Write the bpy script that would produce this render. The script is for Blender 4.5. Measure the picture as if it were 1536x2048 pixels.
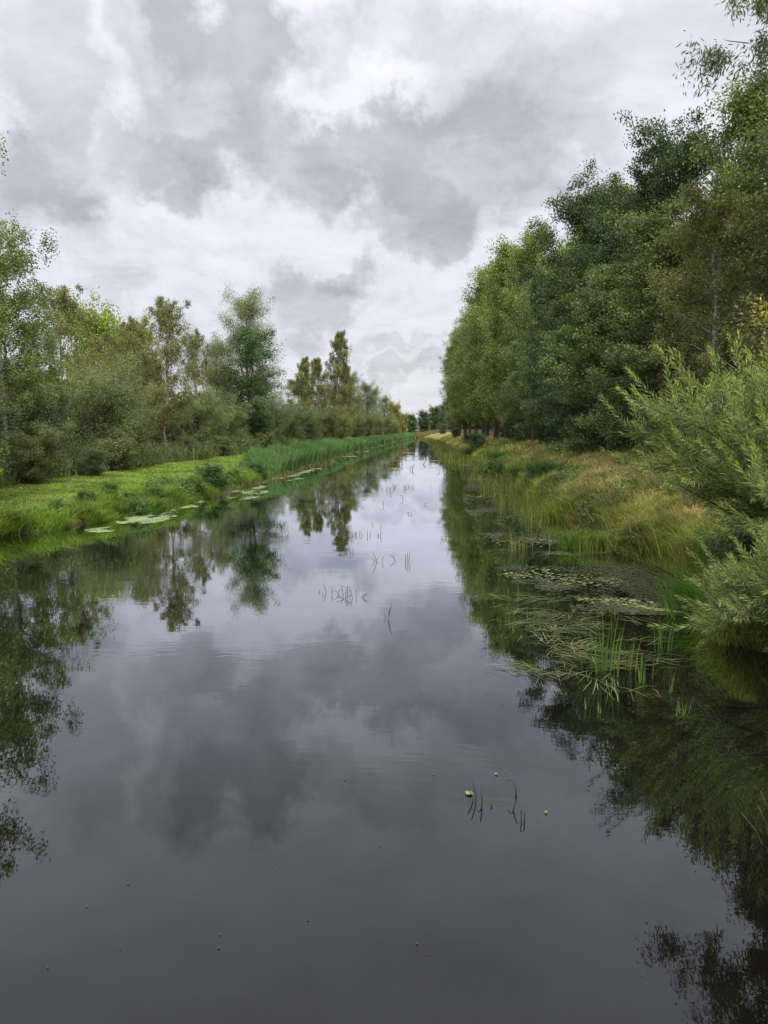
import bpy, math, random
import numpy as np

for o in list(bpy.data.objects):
    bpy.data.objects.remove(o)
sc = bpy.context.scene
COL = sc.collection
R = math.radians

# ------------------------------------------------------------------ camera
F_PX, CX, CY = 1420.0, 768.0, 1024.0
PITCH, YAW, CAM_H = 6.6, 3.1, 3.0
cam_d = bpy.data.cameras.new('camera')
cam_d.sensor_fit = 'VERTICAL'
cam_d.angle_y = 2 * math.atan(1024 / F_PX)
cam_d.clip_start = 0.05
cam_d.clip_end = 6000
cam = bpy.data.objects.new('camera', cam_d)
COL.objects.link(cam)
cam.location = (0, 0, CAM_H)
cam.rotation_euler = (R(90 - PITCH), 0, R(YAW))
sc.camera = cam

# ------------------------------------------------------------------ world: overcast sky
SUN_EL, SUN_AZ = 58.0, 158.0          # degrees; azimuth from +Y, clockwise
world = bpy.data.worlds.new('World')
sc.world = world
world.use_nodes = True
nt = world.node_tree
nt.nodes.clear()


class NB:
    """small node builder"""
    def __init__(self, tree):
        self.t = tree

    def n(self, kind, **kw):
        nd = self.t.nodes.new(kind)
        for k, v in kw.items():
            setattr(nd, k, v)
        return nd

    def put(self, sock, v):
        if isinstance(v, bpy.types.NodeSocket):
            self.t.links.new(v, sock)
        elif v is not None:
            sock.default_value = v

    def math(self, op, a, b=None, c=None, clamp=False):
        nd = self.n('ShaderNodeMath', operation=op, use_clamp=clamp)
        for i, v in enumerate((a, b, c)):
            self.put(nd.inputs[i], v)
        return nd.outputs[0]

    def vmath(self, op, a, b=None, out=0):
        nd = self.n('ShaderNodeVectorMath', operation=op)
        self.put(nd.inputs[0], a)
        if b is not None:
            self.put(nd.inputs[1], b)
        return nd.outputs[out]

    def noise(self, vec, scale, detail=4, rough=0.5, dist=0.0, color=False):
        nd = self.n('ShaderNodeTexNoise')
        self.put(nd.inputs['Vector'], vec)
        nd.inputs['Scale'].default_value = scale
        nd.inputs['Detail'].default_value = detail
        nd.inputs['Roughness'].default_value = rough
        nd.inputs['Distortion'].default_value = dist
        return nd.outputs['Color' if color else 'Fac']

    def ramp(self, v, a, b, c=0.0, d=1.0, smooth=True):
        nd = self.n('ShaderNodeMapRange', interpolation_type='SMOOTHSTEP' if smooth else 'LINEAR')
        self.put(nd.inputs[0], v)
        for i, x in zip((1, 2, 3, 4), (a, b, c, d)):
            self.put(nd.inputs[i], x)
        return nd.outputs[0]

    def mix(self, f, a, b, blend='MIX'):
        nd = self.n('ShaderNodeMix', data_type='RGBA', blend_type=blend)
        self.put(nd.inputs[0], f)
        for s, v in ((nd.inputs[6], a), (nd.inputs[7], b)):
            if isinstance(v, (tuple, list)) and len(v) == 3:
                v = (*v, 1)
            self.put(s, v)
        return nd.outputs[2]


def px_dir(px, py):
    """world direction of a photo pixel (canal runs along +Y)"""
    v = np.array([(px - CX) / F_PX, 1.0, (CY - py) / F_PX])
    p, w = R(-PITCH), R(YAW)
    v = np.array([v[0], v[1] * math.cos(p) - v[2] * math.sin(p), v[1] * math.sin(p) + v[2] * math.cos(p)])
    v = np.array([v[0] * math.cos(w) - v[1] * math.sin(w), v[0] * math.sin(w) + v[1] * math.cos(w), v[2]])
    return v / np.linalg.norm(v)


def W(px, py, z=0.0):
    """point on the level z seen at a photo pixel"""
    d = px_dir(px, py)
    k = (z - CAM_H) / d[2]
    return np.array([d[0] * k, d[1] * k, z])


b = NB(nt)
dirv = b.n('ShaderNodeTexCoord').outputs['Generated']
sep = b.n('ShaderNodeSeparateXYZ')
b.put(sep.inputs[0], dirv)
zc = b.math('MAXIMUM', sep.outputs[2], 0.0)
den = b.math('ADD', zc, 0.16)
comb = b.n('ShaderNodeCombineXYZ')
b.put(comb.inputs[0], b.math('DIVIDE', sep.outputs[0], den))
b.put(comb.inputs[1], b.math('DIVIDE', sep.outputs[1], den))
comb.inputs[2].default_value = 0.35
plane = comb.outputs[0]
n_big = b.noise(plane, 0.75, 7, 0.52, 0.35)
n_fine = b.noise(plane, 3.0, 10, 0.62, 0.7)
n_small = b.noise(plane, 8.5, 8, 0.62, 0.5)
n_str = b.noise(b.vmath('MULTIPLY', dirv, (3.0, 3.0, 11.0)), 1.6, 6, 0.55, 0.5)
# warp for the cloud banks
wn = b.noise(dirv, 6.0, 9, 0.62, 0.0, color=True)
warp = b.vmath('MULTIPLY', b.vmath('SUBTRACT', wn, (0.5, 0.5, 0.5)), (0.36, 0.1, 0.30))
wd = b.vmath('ADD', dirv, warp)
# cloud banks of this sky: (direction pixel, half width, half height, weight)
BANKS = [(760, 60, 200, 70, .22), (960, 120, 200, 60, .16), (430, 150, 190, 130, .42), (540, 90, 130, 90, .3), (350, 325, 120, 55, .42), (600, 290, 190, 70, .36), (760, 300, 130, 60, .3), (900, 330, 160, 110, .46),
         (800, 425, 130, 60, .46), (640, 575, 130, 62, .46), (700, 530, 80, 35, .25), (60, 190, 110, 200, .42), (20, 330, 120, 70, .34),
         (240, 560, 120, 60, .26), (1080, 370, 90, 55, .32), (770, 700, 100, 24, .26), (790, 755, 180, 24, .28),
         (1200, 180, 300, 130, .16), (480, 10, 160, 70, .25), (1050, 230, 160, 60, .2), (300, 470, 240, 40, .14), (560, 640, 120, 30, .15)]
GAPS = [(215, 190, 60, 110, .5), (640, 165, 55, 38, .7), (740, 290, 70, 30, .5), (1000, 250, 60, 40, .35), (560, 200, 40, 40, .3),
        (700, 640, 240, 40, .35), (420, 430, 220, 45, .35), (1120, 330, 70, 50, .4), (330, 60, 50, 40, .5), (800, 800, 160, 50, .25), (700, 450, 60, 60, .4), (640, 400, 90, 40, .3)]


def lobes(lst):
    tot = None
    for (px, py, rx, ry, wgt) in lst:
        c = px_dir(px, py)
        d = b.vmath('MULTIPLY', b.vmath('SUBTRACT', wd, tuple(c)), (F_PX / rx, 0.35 * F_PX / rx, F_PX / ry))
        ln = b.vmath('LENGTH', d, out=1)
        v = b.ramp(ln, 0.45, 1.2, wgt, 0.0)
        tot = v if tot is None else b.math('ADD', tot, v)
    return tot


dark = b.math('MINIMUM', b.math('MULTIPLY', lobes(BANKS), 1.18), 0.8)
brt = b.math('MINIMUM', lobes(GAPS), 0.9)
tex0 = b.math('ADD', b.math('MULTIPLY', b.math('SUBTRACT', n_big, 0.5), 0.42),
             b.math('ADD', b.math('MULTIPLY', b.math('SUBTRACT', n_fine, 0.5), 1.0),
                    b.math('MULTIPLY', b.math('SUBTRACT', n_str, 0.5), 0.35)))
tex = b.math('ADD', tex0, b.math('MULTIPLY', b.math('SUBTRACT', n_small, 0.5), 0.36))
# 0 = bright veil, 1 = dark cloud base
cl = b.math('ADD', b.math('SUBTRACT', b.math('ADD', dark, 0.21), b.math('MULTIPLY', brt, 0.18)), tex)
cl = b.ramp(cl, -0.15, 1.3, 0.0, 1.0, smooth=False)
cr = b.n('ShaderNodeValToRGB')
els = cr.color_ramp.elements
els[0].position, els[0].color = 0.0, (0.80, 0.80, 0.855, 1)
els[1].position, els[1].color = 1.0, (0.31, 0.32, 0.355, 1)
e = els.new(0.28); e.color = (0.69, 0.685, 0.74, 1)
e = els.new(0.53); e.color = (0.535, 0.535, 0.58, 1)
e = els.new(0.80); e.color = (0.40, 0.405, 0.445, 1)
b.put(cr.inputs[0], cl)
# an overcast sky is brighter towards the zenith
grad = b.math('ADD', 0.86, b.math('MULTIPLY', b.math('POWER', zc, 1.6), 1.0))
cloud = b.vmath('MULTIPLY', cr.outputs[0], b.n('ShaderNodeCombineXYZ').outputs[0])
cxyz = cloud.node.inputs[1].links[0].from_node
for i in range(3):
    b.put(cxyz.inputs[i], grad)
sky = b.n('ShaderNodeTexSky', sky_type='NISHITA')
sky.sun_disc = False
sky.sun_elevation = R(SUN_EL)
sky.sun_rotation = R(SUN_AZ)
bg1 = b.n('ShaderNodeBackground')
b.put(bg1.inputs[0], sky.outputs[0]); bg1.inputs[1].default_value = 0.10
bg2 = b.n('ShaderNodeBackground')
b.put(bg2.inputs[0], cloud); bg2.inputs[1].default_value = 0.63
mx = b.n('ShaderNodeMixShader')
mx.inputs[0].default_value = 0.93
nt.links.new(bg1.outputs[0], mx.inputs[1]); nt.links.new(bg2.outputs[0], mx.inputs[2])
wo = b.n('ShaderNodeOutputWorld')
nt.links.new(mx.outputs[0], wo.inputs[0])

# ------------------------------------------------------------------ sun behind thin cloud
sl = bpy.data.lights.new('sun', 'SUN')
sl.energy = 1.5
sl.angle = R(25)
sl.color = (1.0, 0.94, 0.84)
sun = bpy.data.objects.new('sun', sl)
COL.objects.link(sun)
sun.rotation_euler = (R(90 - SUN_EL), 0, R(180 - SUN_AZ))

sc.view_settings.view_transform = 'Standard'
sc.view_settings.look = 'None'
sc.view_settings.exposure = 1.0
sc.view_settings.gamma = 1.0
sc.view_settings.use_curve_mapping = False
sc.render.engine = 'CYCLES'
cy = sc.cycles
cy.max_bounces = 4
cy.diffuse_bounces = 2
cy.glossy_bounces = 2
cy.transmission_bounces = 3
cy.transparent_max_bounces = 6
cy.caustics_reflective = False
cy.caustics_refractive = False
cy.use_denoising = True
try:
    cy.denoiser = 'OPENIMAGEDENOISE'
    cy.denoising_input_passes = 'RGB_ALBEDO_NORMAL'
    cy.denoising_prefilter = 'ACCURATE'
except Exception:
    pass
cy.use_adaptive_sampling = False

# ------------------------------------------------------------------ helpers: meshes
def build_mesh(name, verts, loops, starts, mat, smooth=False):
    me = bpy.data.meshes.new(name)
    verts = np.ascontiguousarray(verts, dtype=np.float32).reshape(-1, 3)
    loops = np.ascontiguousarray(loops, dtype=np.int32).ravel()
    starts = np.ascontiguousarray(starts, dtype=np.int32).ravel()
    me.vertices.add(len(verts)); me.vertices.foreach_set('co', verts.ravel())
    me.loops.add(len(loops)); me.loops.foreach_set('vertex_index', loops)
    me.polygons.add(len(starts)); me.polygons.foreach_set('loop_start', starts)
    me.polygons.foreach_set('use_smooth', np.full(len(starts), smooth, dtype=bool))
    me.update(calc_edges=True)
    if mat:
        me.materials.append(mat)
    return me


def obj(name, me, parent=None, loc=None, color=None):
    o = bpy.data.objects.new(name, me)
    COL.objects.link(o)
    if parent:
        o.parent = parent
    if loc is not None:
        o.location = loc
    if color:
        o.color = (*color, 1)
    return o


def tag(o, label=None, cat=None, group=None, kind=None):
    for k, v in (('label', label), ('category', cat), ('group', group), ('kind', kind)):
        if v:
            o[k] = v
    return o


def unit(v):
    return v / np.maximum(np.linalg.norm(v, axis=-1, keepdims=True), 1e-9)


def leaf_arrays(c, a, s, l, w, fold=0.0):
    """one diamond per leaf"""
    l = np.broadcast_to(l, (len(c),))[:, None]
    w = np.broadcast_to(w, (len(c),))[:, None]
    nrm = np.cross(a, s)
    v = np.stack([c, c + a * l * .45 + s * w * .5 + nrm * w * fold, c + a * l, c + a * l * .45 - s * w * .5 + nrm * w * fold], axis=1)
    return v.reshape(-1, 3)


def leaf_mesh(name, v, mat):
    n = len(v) // 4
    return build_mesh(name, v, np.arange(4 * n), np.arange(n) * 4, mat)


def blade_mesh(name, p, h, w, lean, mat, az=None, rng=None, bend=0.5):
    """grass or reed blades: two segments, a tapering quad and a tip"""
    n = len(p)
    h = np.broadcast_to(h, (n,))[:, None]; w = np.broadcast_to(w, (n,))[:, None]
    if az is None:
        az = rng.uniform(0, 2 * np.pi, n)
    ld = np.stack([np.cos(az), np.sin(az), np.zeros(n)], 1)
    fa = rng.uniform(0, np.pi, n)
    s = np.stack([np.cos(fa), np.sin(fa), np.zeros(n)], 1)
    lean = np.broadcast_to(lean, (n,))[:, None]
    up = np.array([0, 0, 1.0])
    m = p + up * h * .55 + ld * h * lean * .35
    t = p + up * h * (1 - bend * lean * .6) + ld * h * lean
    v = np.stack([p - s * w * .5, p + s * w * .5, m + s * w * .42, m - s * w * .42, t], 1).reshape(-1, 3)
    base = (np.arange(n) * 5)[:, None]
    loops = (base + np.array([[0, 1, 2, 3, 3, 2, 4]])).ravel()
    starts = ((np.arange(n) * 7)[:, None] + np.array([[0, 4]])).ravel()
    return build_mesh(name, v, loops, starts, mat)


def tube_mesh(name, lines, mat, sides=5):
    """lines: list of (points Nx3, radii N)"""
    V, L, S = [], [], []
    vo = 0; lo = 0
    ang = np.arange(sides) * 2 * np.pi / sides
    for pts, rad in lines:
        pts = np.asarray(pts, float); rad = np.asarray(rad, float)
        n = len(pts)
        t = unit(np.gradient(pts, axis=0))
        ref = np.array([1.0, 0, 0]) if abs(t[0][0]) < .8 else np.array([0, 1.0, 0])
        u = unit(np.cross(t, ref)); w = np.cross(t, u)
        ring = pts[:, None, :] + rad[:, None, None] * (np.cos(ang)[None, :, None] * u[:, None, :] + np.sin(ang)[None, :, None] * w[:, None, :])
        V.append(ring.reshape(-1, 3))
        i = np.arange(n - 1)[:, None] * sides; k = np.arange(sides)[None, :]; k2 = (k + 1) % sides
        q = np.stack([i + k, i + k2, i + sides + k2, i + sides + k], -1).reshape(-1, 4) + vo
        L.append(q.ravel()); S.append(np.arange(len(q)) * 4 + lo)
        lo += len(q) * 4
        L.append(np.arange(sides) + vo + (n - 1) * sides); S.append(np.array([lo])); lo += sides
        vo += n * sides
    return build_mesh(name, np.concatenate(V), np.concatenate(L), np.concatenate(S), mat, smooth=True)


# cheap value noise for layout decisions
_rs = np.random.RandomState(5)
_NT = _rs.rand(64, 64)


def vnoise(x, y, sc_=1.0):
    x = np.asarray(x, float) * sc_; y = np.asarray(y, float) * sc_
    xi = np.floor(x).astype(int); yi = np.floor(y).astype(int)
    fx = x - xi; fy = y - yi
    fx = fx * fx * (3 - 2 * fx); fy = fy * fy * (3 - 2 * fy)
    g = lambda i, j: _NT[i % 64, j % 64]
    return (g(xi, yi) * (1 - fx) + g(xi + 1, yi) * fx) * (1 - fy) + (g(xi, yi + 1) * (1 - fx) + g(xi + 1, yi + 1) * fx) * fy


def fbm(x, y, s=1.0):
    return .55 * vnoise(x, y, s) + .3 * vnoise(x, y, s * 2.1) + .15 * vnoise(x, y, s * 4.3)


# ------------------------------------------------------------------ materials
def new_mat(name):
    m = bpy.data.materials.new(name)
    m.use_nodes = True
    m.node_tree.nodes.clear()
    return m, NB(m.node_tree)


def leaf_material(name, transl=0.35, rough=0.5, spec=0.35, var=0.55, yellow=0.0, patch=0.35, patch_scale=0.35):
    """leaf colour = the object's own colour, varied leaf by leaf and bough by bough"""
    m, q = new_mat(name)
    oi = q.n('ShaderNodeObjectInfo')
    geo = q.n('ShaderNodeNewGeometry')
    rnd = geo.outputs['Random Per Island']
    k = q.math('ADD', 1.0 - var * .5, q.math('MULTIPLY', rnd, var))
    tc = q.n('ShaderNodeTexCoord').outputs['Object']
    pn = q.noise(tc, patch_scale, 3, 0.5)
    k = q.math('MULTIPLY', k, q.ramp(pn, .3, .7, 1 - patch, 1 + patch))
    c = q.vmath('SCALE', oi.outputs['Color'])
    q.put(c.node.inputs['Scale'], k)
    # a share of the leaves is yellower
    r2 = q.math('FRACT', q.math('MULTIPLY', rnd, 37.7))
    hue = q.n('ShaderNodeHueSaturation')
    q.put(hue.inputs['Color'], c)
    q.put(hue.inputs['Hue'], q.math('ADD', 0.515, q.math('MULTIPLY', r2, -0.035)))
    col = hue.outputs[0]
    if yellow > 0:
        f = q.math('GREATER_THAN', r2, 1 - yellow)
        col = q.mix(f, col, (.42, .30, .05))
    pb = q.n('ShaderNodeBsdfPrincipled')
    q.put(pb.inputs['Base Color'], col)
    pb.inputs['Roughness'].default_value = rough
    pb.inputs['Specular IOR Level'].default_value = spec
    tb = q.n('ShaderNodeBsdfTranslucent')
    tcol = q.mix(1.0, col, (1.1, 1.25, .6), 'MULTIPLY')
    q.put(tb.inputs[0], tcol)
    ms = q.n('ShaderNodeMixShader')
    ms.inputs[0].default_value = transl
    q.t.links.new(pb.outputs[0], ms.inputs[1]); q.t.links.new(tb.outputs[0], ms.inputs[2])
    out = q.n('ShaderNodeOutputMaterial')
    q.t.links.new(ms.outputs[0], out.inputs[0])
    return m


def simple_mat(name, col, col2=None, scale=4.0, rough=.8, bump=0.0, stretch=(1, 1, 1), use_obj=False):
    m, q = new_mat(name)
    tc = q.n('ShaderNodeTexCoord').outputs['Object']
    v = q.vmath('MULTIPLY', tc, stretch)
    nz = q.noise(v, scale, 5, .6)
    base = q.mix(q.ramp(nz, .35, .65), col, col2 or col)
    if use_obj:
        base = q.mix(1.0, base, q.n('ShaderNodeObjectInfo').outputs['Color'], 'MULTIPLY')
    pb = q.n('ShaderNodeBsdfPrincipled')
    q.put(pb.inputs['Base Color'], base)
    pb.inputs['Roughness'].default_value = rough
    pb.inputs['Specular IOR Level'].default_value = .25
    if bump:
        bp = q.n('ShaderNodeBump')
        bp.inputs['Strength'].default_value = bump
        q.put(bp.inputs['Height'], nz)
        q.put(pb.inputs['Normal'], bp.outputs[0])
    out = q.n('ShaderNodeOutputMaterial')
    q.t.links.new(pb.outputs[0], out.inputs[0])
    return m


M_LEAF = leaf_material('broad_leaf', .3, .45, .4, var=.6)
M_LEAF_FINE = leaf_material('fine_leaf', .35, .55, .3, var=.6)
M_WILLOW = leaf_material('willow_leaf', .35, .45, .4, var=.6, patch=.25)
M_OSIER = leaf_material('osier_leaf', .42, .4, .5, var=.9, patch=.2, yellow=.02)
M_GRASS = leaf_material('grass_blade', .5, .5, .35, var=.7, patch=.42, patch_scale=.7)
M_REED = leaf_material('reed_blade', .3, .45, .4, var=.6, patch=.25, patch_scale=.12)
M_FLOAT = leaf_material('floating_leaf', .0, .5, .25, var=.9, patch=.3, patch_scale=.9)
M_BARK = simple_mat('bark', (.11, .085, .06), (.05, .04, .03), 5, .9, .6, (1, 1, .25), use_obj=True)
M_BIRCH = simple_mat('birch_bark', (.55, .52, .47), (.16, .14, .12), 2.2, .7, .2, (1, 1, 2.6), use_obj=True)
M_STEM = simple_mat('dead_stem', (.035, .03, .022), (.075, .06, .035), 9, .6, .0, use_obj=True)

BARE = W(62, 1036, .5)
# ground: soil and turf colours, by bank and by height above the water
m_ground, q = new_mat('ground')
geo = q.n('ShaderNodeNewGeometry')
sp = q.n('ShaderNodeSeparateXYZ'); q.put(sp.inputs[0], geo.outputs['Position'])
nz1 = q.noise(geo.outputs['Position'], .35, 6, .6)
nz2 = q.noise(geo.outputs['Position'], 3.5, 6, .65)
lawn = q.mix(q.ramp(nz1, .35, .7), (.16, .235, .04), (.24, .28, .065))
lawn = q.mix(q.ramp(nz2, .55, .8), lawn, (.17, .13, .06))
mead = q.mix(q.ramp(nz1, .35, .65), (.19, .20, .065), (.32, .27, .13))
mead = q.mix(q.ramp(nz2, .5, .8), mead, (.10, .075, .04))
side = q.ramp(sp.outputs[0], -4, 0)
turf = q.mix(side, lawn, mead)
litter = q.mix(q.ramp(nz2, .3, .7), (.05, .038, .024), (.09, .07, .035))
wood = q.math('MAXIMUM', q.ramp(sp.outputs[0], 11.3, 12.6), q.ramp(sp.outputs[0], -17.2, -18.2))
turf = q.mix(wood, turf, litter)
_bp = q.n('ShaderNodeVectorMath', operation='DISTANCE'); q.put(_bp.inputs[0], q.vmath('MULTIPLY', geo.outputs['Position'], (1, .8, 0))); _bp.inputs[1].default_value = (BARE[0], BARE[1] * .8, 0)
turf = q.mix(q.ramp(q.math('ADD', _bp.outputs['Value'], q.math('MULTIPLY', nz2, .8)), .6, 1.0, 1, 0), turf, (.16, .105, .075))
mud = q.mix(q.ramp(nz2, .3, .7), (.03, .023, .014), (.075, .055, .03))
gcol = q.mix(q.ramp(q.math('ADD', sp.outputs[2], q.math('MULTIPLY', nz2, .12)), .1, .26), mud, turf)
pb = q.n('ShaderNodeBsdfPrincipled')
q.put(pb.inputs['Base Color'], gcol)
pb.inputs['Roughness'].default_value = .95
pb.inputs['Specular IOR Level'].default_value = .1
bp = q.n('ShaderNodeBump'); bp.inputs['Strength'].default_value = .6; bp.inputs['Distance'].default_value = .08
q.put(bp.inputs['Height'], nz2); q.put(pb.inputs['Normal'], bp.outputs[0])
q.t.links.new(pb.outputs[0], q.n('ShaderNodeOutputMaterial').inputs[0])

# water: dark peaty water, clear only where it is shallow
m_water, q = new_mat('water')
geo = q.n('ShaderNodeNewGeometry')
pos = geo.outputs['Position']
rip1 = q.noise(q.vmath('MULTIPLY', pos, (1.6, 4.2, 1)), 1.0, 3, .5, .3)
rip2 = q.noise(q.vmath('MULTIPLY', pos, (5.0, 13.0, 1)), 1.0, 2, .5, .2)
calm = q.ramp(q.noise(q.vmath('MULTIPLY', pos, (.12, .22, 1)), 1.0, 3, .55, .5), .50, .72, .07, 1.0)
hgt = q.math('MULTIPLY', q.math('ADD', rip1, q.math('MULTIPLY', rip2, .28)), calm)
bp = q.n('ShaderNodeBump'); bp.inputs['Strength'].default_value = 1.0; bp.inputs['Distance'].default_value = .0042
q.put(bp.inputs['Height'], hgt)
fr = q.n('ShaderNodeFresnel'); fr.inputs['IOR'].default_value = 1.333
q.put(fr.inputs['Normal'], bp.outputs[0])
fc = q.n('ShaderNodeFloatCurve')
cv = fc.mapping.curves[0]
for x, y in ((.02, .035), (.05, .10), (.12, .285), (.24, .545), (.45, .83)):
    cv.points.new(x, y)
fc.mapping.update()
q.put(fc.inputs['Value'], fr.outputs[0])
gl = q.n('ShaderNodeBsdfGlossy'); gl.inputs['Roughness'].default_value = .012
gl.inputs['Color'].default_value = (.89, .93, .99, 1)
q.put(gl.inputs['Normal'], bp.outputs[0])
body = q.n('ShaderNodeBsdfDiffuse'); body.inputs[0].default_value = (.004, .0034, .0028, 1)
tr = q.n('ShaderNodeBsdfTransparent'); tr.inputs[0].default_value = (.62, .50, .30, 1)
dep = q.n('ShaderNodeAttribute', attribute_name='depth')
mb = q.n('ShaderNodeMixShader')
q.put(mb.inputs[0], q.ramp(dep.outputs['Fac'], .0, .42, .15, 1.0))
q.t.links.new(tr.outputs[0], mb.inputs[1]); q.t.links.new(body.outputs[0], mb.inputs[2])
mw = q.n('ShaderNodeMixShader')
q.put(mw.inputs[0], fc.outputs[0])
q.t.links.new(mb.outputs[0], mw.inputs[1]); q.t.links.new(gl.outputs[0], mw.inputs[2])
q.t.links.new(mw.outputs[0], q.n('ShaderNodeOutputMaterial').inputs[0])

# ------------------------------------------------------------------ terrain
def x_left(y):
    e = np.interp(y, [-60, 10, 17, 21, 25, 32, 50, 95, 140, 200, 260, 300], [-13.5, -13.5, -12.6, -10.9, -9.9, -9.7, -10.1, -9.9, -9.2, -7.0, -4.6, -3.0])
    return e + (fbm(y, 3.3, .35) - .5) * .9


def x_right(y):
    e = np.interp(y, [-60, 5, 8.3, 9.2, 10, 11, 12.2, 14, 17, 22, 30, 45, 100, 200, 260, 300], [8.0, 7.5, 6.6, 5.3, 4.2, 4.2, 5.2, 5.7, 4.9, 4.7, 4.7, 5.2, 5.0, 4.4, 1.5, -1.0])
    return e + (fbm(y, 9.1, .4) - .5) * .7


def ground_z(x, y):
    x = np.asarray(x, float); y = np.asarray(y, float)
    xl = x_left(y); xr = x_right(y)
    tl = xl - x; trr = x - xr
    zl = np.interp(tl, [0, .5, 1.4, 3, 8, 25], [-.06, .22, .42, .58, .75, .9])
    zr = np.interp(trr, [0, .3, 1.0, 2.6, 6.8, 40], [-.06, .42, .85, 1.35, 2.05, 2.15])
    ins = np.minimum(-tl, -trr)
    zi = -.06 - np.interp(ins, [0, 1, 3], [0, .6, 1.6])
    z = np.where(tl > 0, zl, np.where(trr > 0, zr, zi))
    bumpy = (fbm(x, y, .6) - .5) * .34 + (vnoise(x, y, 1.7) - .5) * .12
    z = z + np.where((tl > 0) | (trr > 0), np.clip(np.maximum(tl, trr), 0, 1) * bumpy * np.where(tl > 0, .35, 1.0), 0)
    far = np.clip((y - 262) / 25, 0, 1); far = far * far * (3 - 2 * far)
    return z * (1 - far) + far * np.where(z > .6, z, .55 + .2 * fbm(x, y, .05))


def axis(a, bb, step, out, grow=1.25):
    c = list(np.arange(a, bb + 1e-6, step))
    s = step; p = c[-1]
    while p < out[1]:
        s *= grow; p += s; c.append(p)
    s = step; p = c[0]
    while p > out[0]:
        s *= grow; p -= s; c.insert(0, p)
    return np.array(c)


gx = axis(-22, 20, .3, (-2500, 2500))
gy = np.concatenate([np.arange(-45, 4, 2.5), np.arange(4, 50, .35), np.arange(50, 110, 1.0), np.arange(110, 300, 3.0), 300 * 1.18 ** np.arange(0, 14)])
GX, GY = np.meshgrid(gx, gy)
GZ = ground_z(GX, GY)


def grid_mesh(name, X, Y, Z, mat, smooth=True):
    ny, nx = X.shape
    v = np.stack([X, Y, Z], -1).reshape(-1, 3)
    i = (np.arange(ny - 1)[:, None] * nx + np.arange(nx - 1)[None, :])
    qd = np.stack([i, i + 1, i + nx + 1, i + nx], -1).reshape(-1, 4)
    return build_mesh(name, v, qd.ravel(), np.arange(len(qd)) * 4, mat, smooth)


tag(obj('ground', grid_mesh('ground', GX, GY, GZ, m_ground)), kind='structure')
wx = np.concatenate([np.arange(-14, -6, .25), np.arange(-6, 2, 1.0), np.arange(2, 9.01, .2)])
wy = np.concatenate([np.arange(-44, 4, 2.0), np.arange(4, 40, .4), np.arange(40, 300, 2.0)])
WX, WY = np.meshgrid(wx, wy)
wme = grid_mesh('water', WX, WY, np.zeros_like(WX), m_water)
att = wme.attributes.new('depth', 'FLOAT', 'POINT')
att.data.foreach_set('value', np.maximum(-ground_z(WX, WY), 0).ravel().astype(np.float32))
tag(obj('canal_water', wme), 'dark still canal water mirroring the cloudy sky', None, kind='structure')

# ------------------------------------------------------------------ trees
GA = 2.399963


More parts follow.
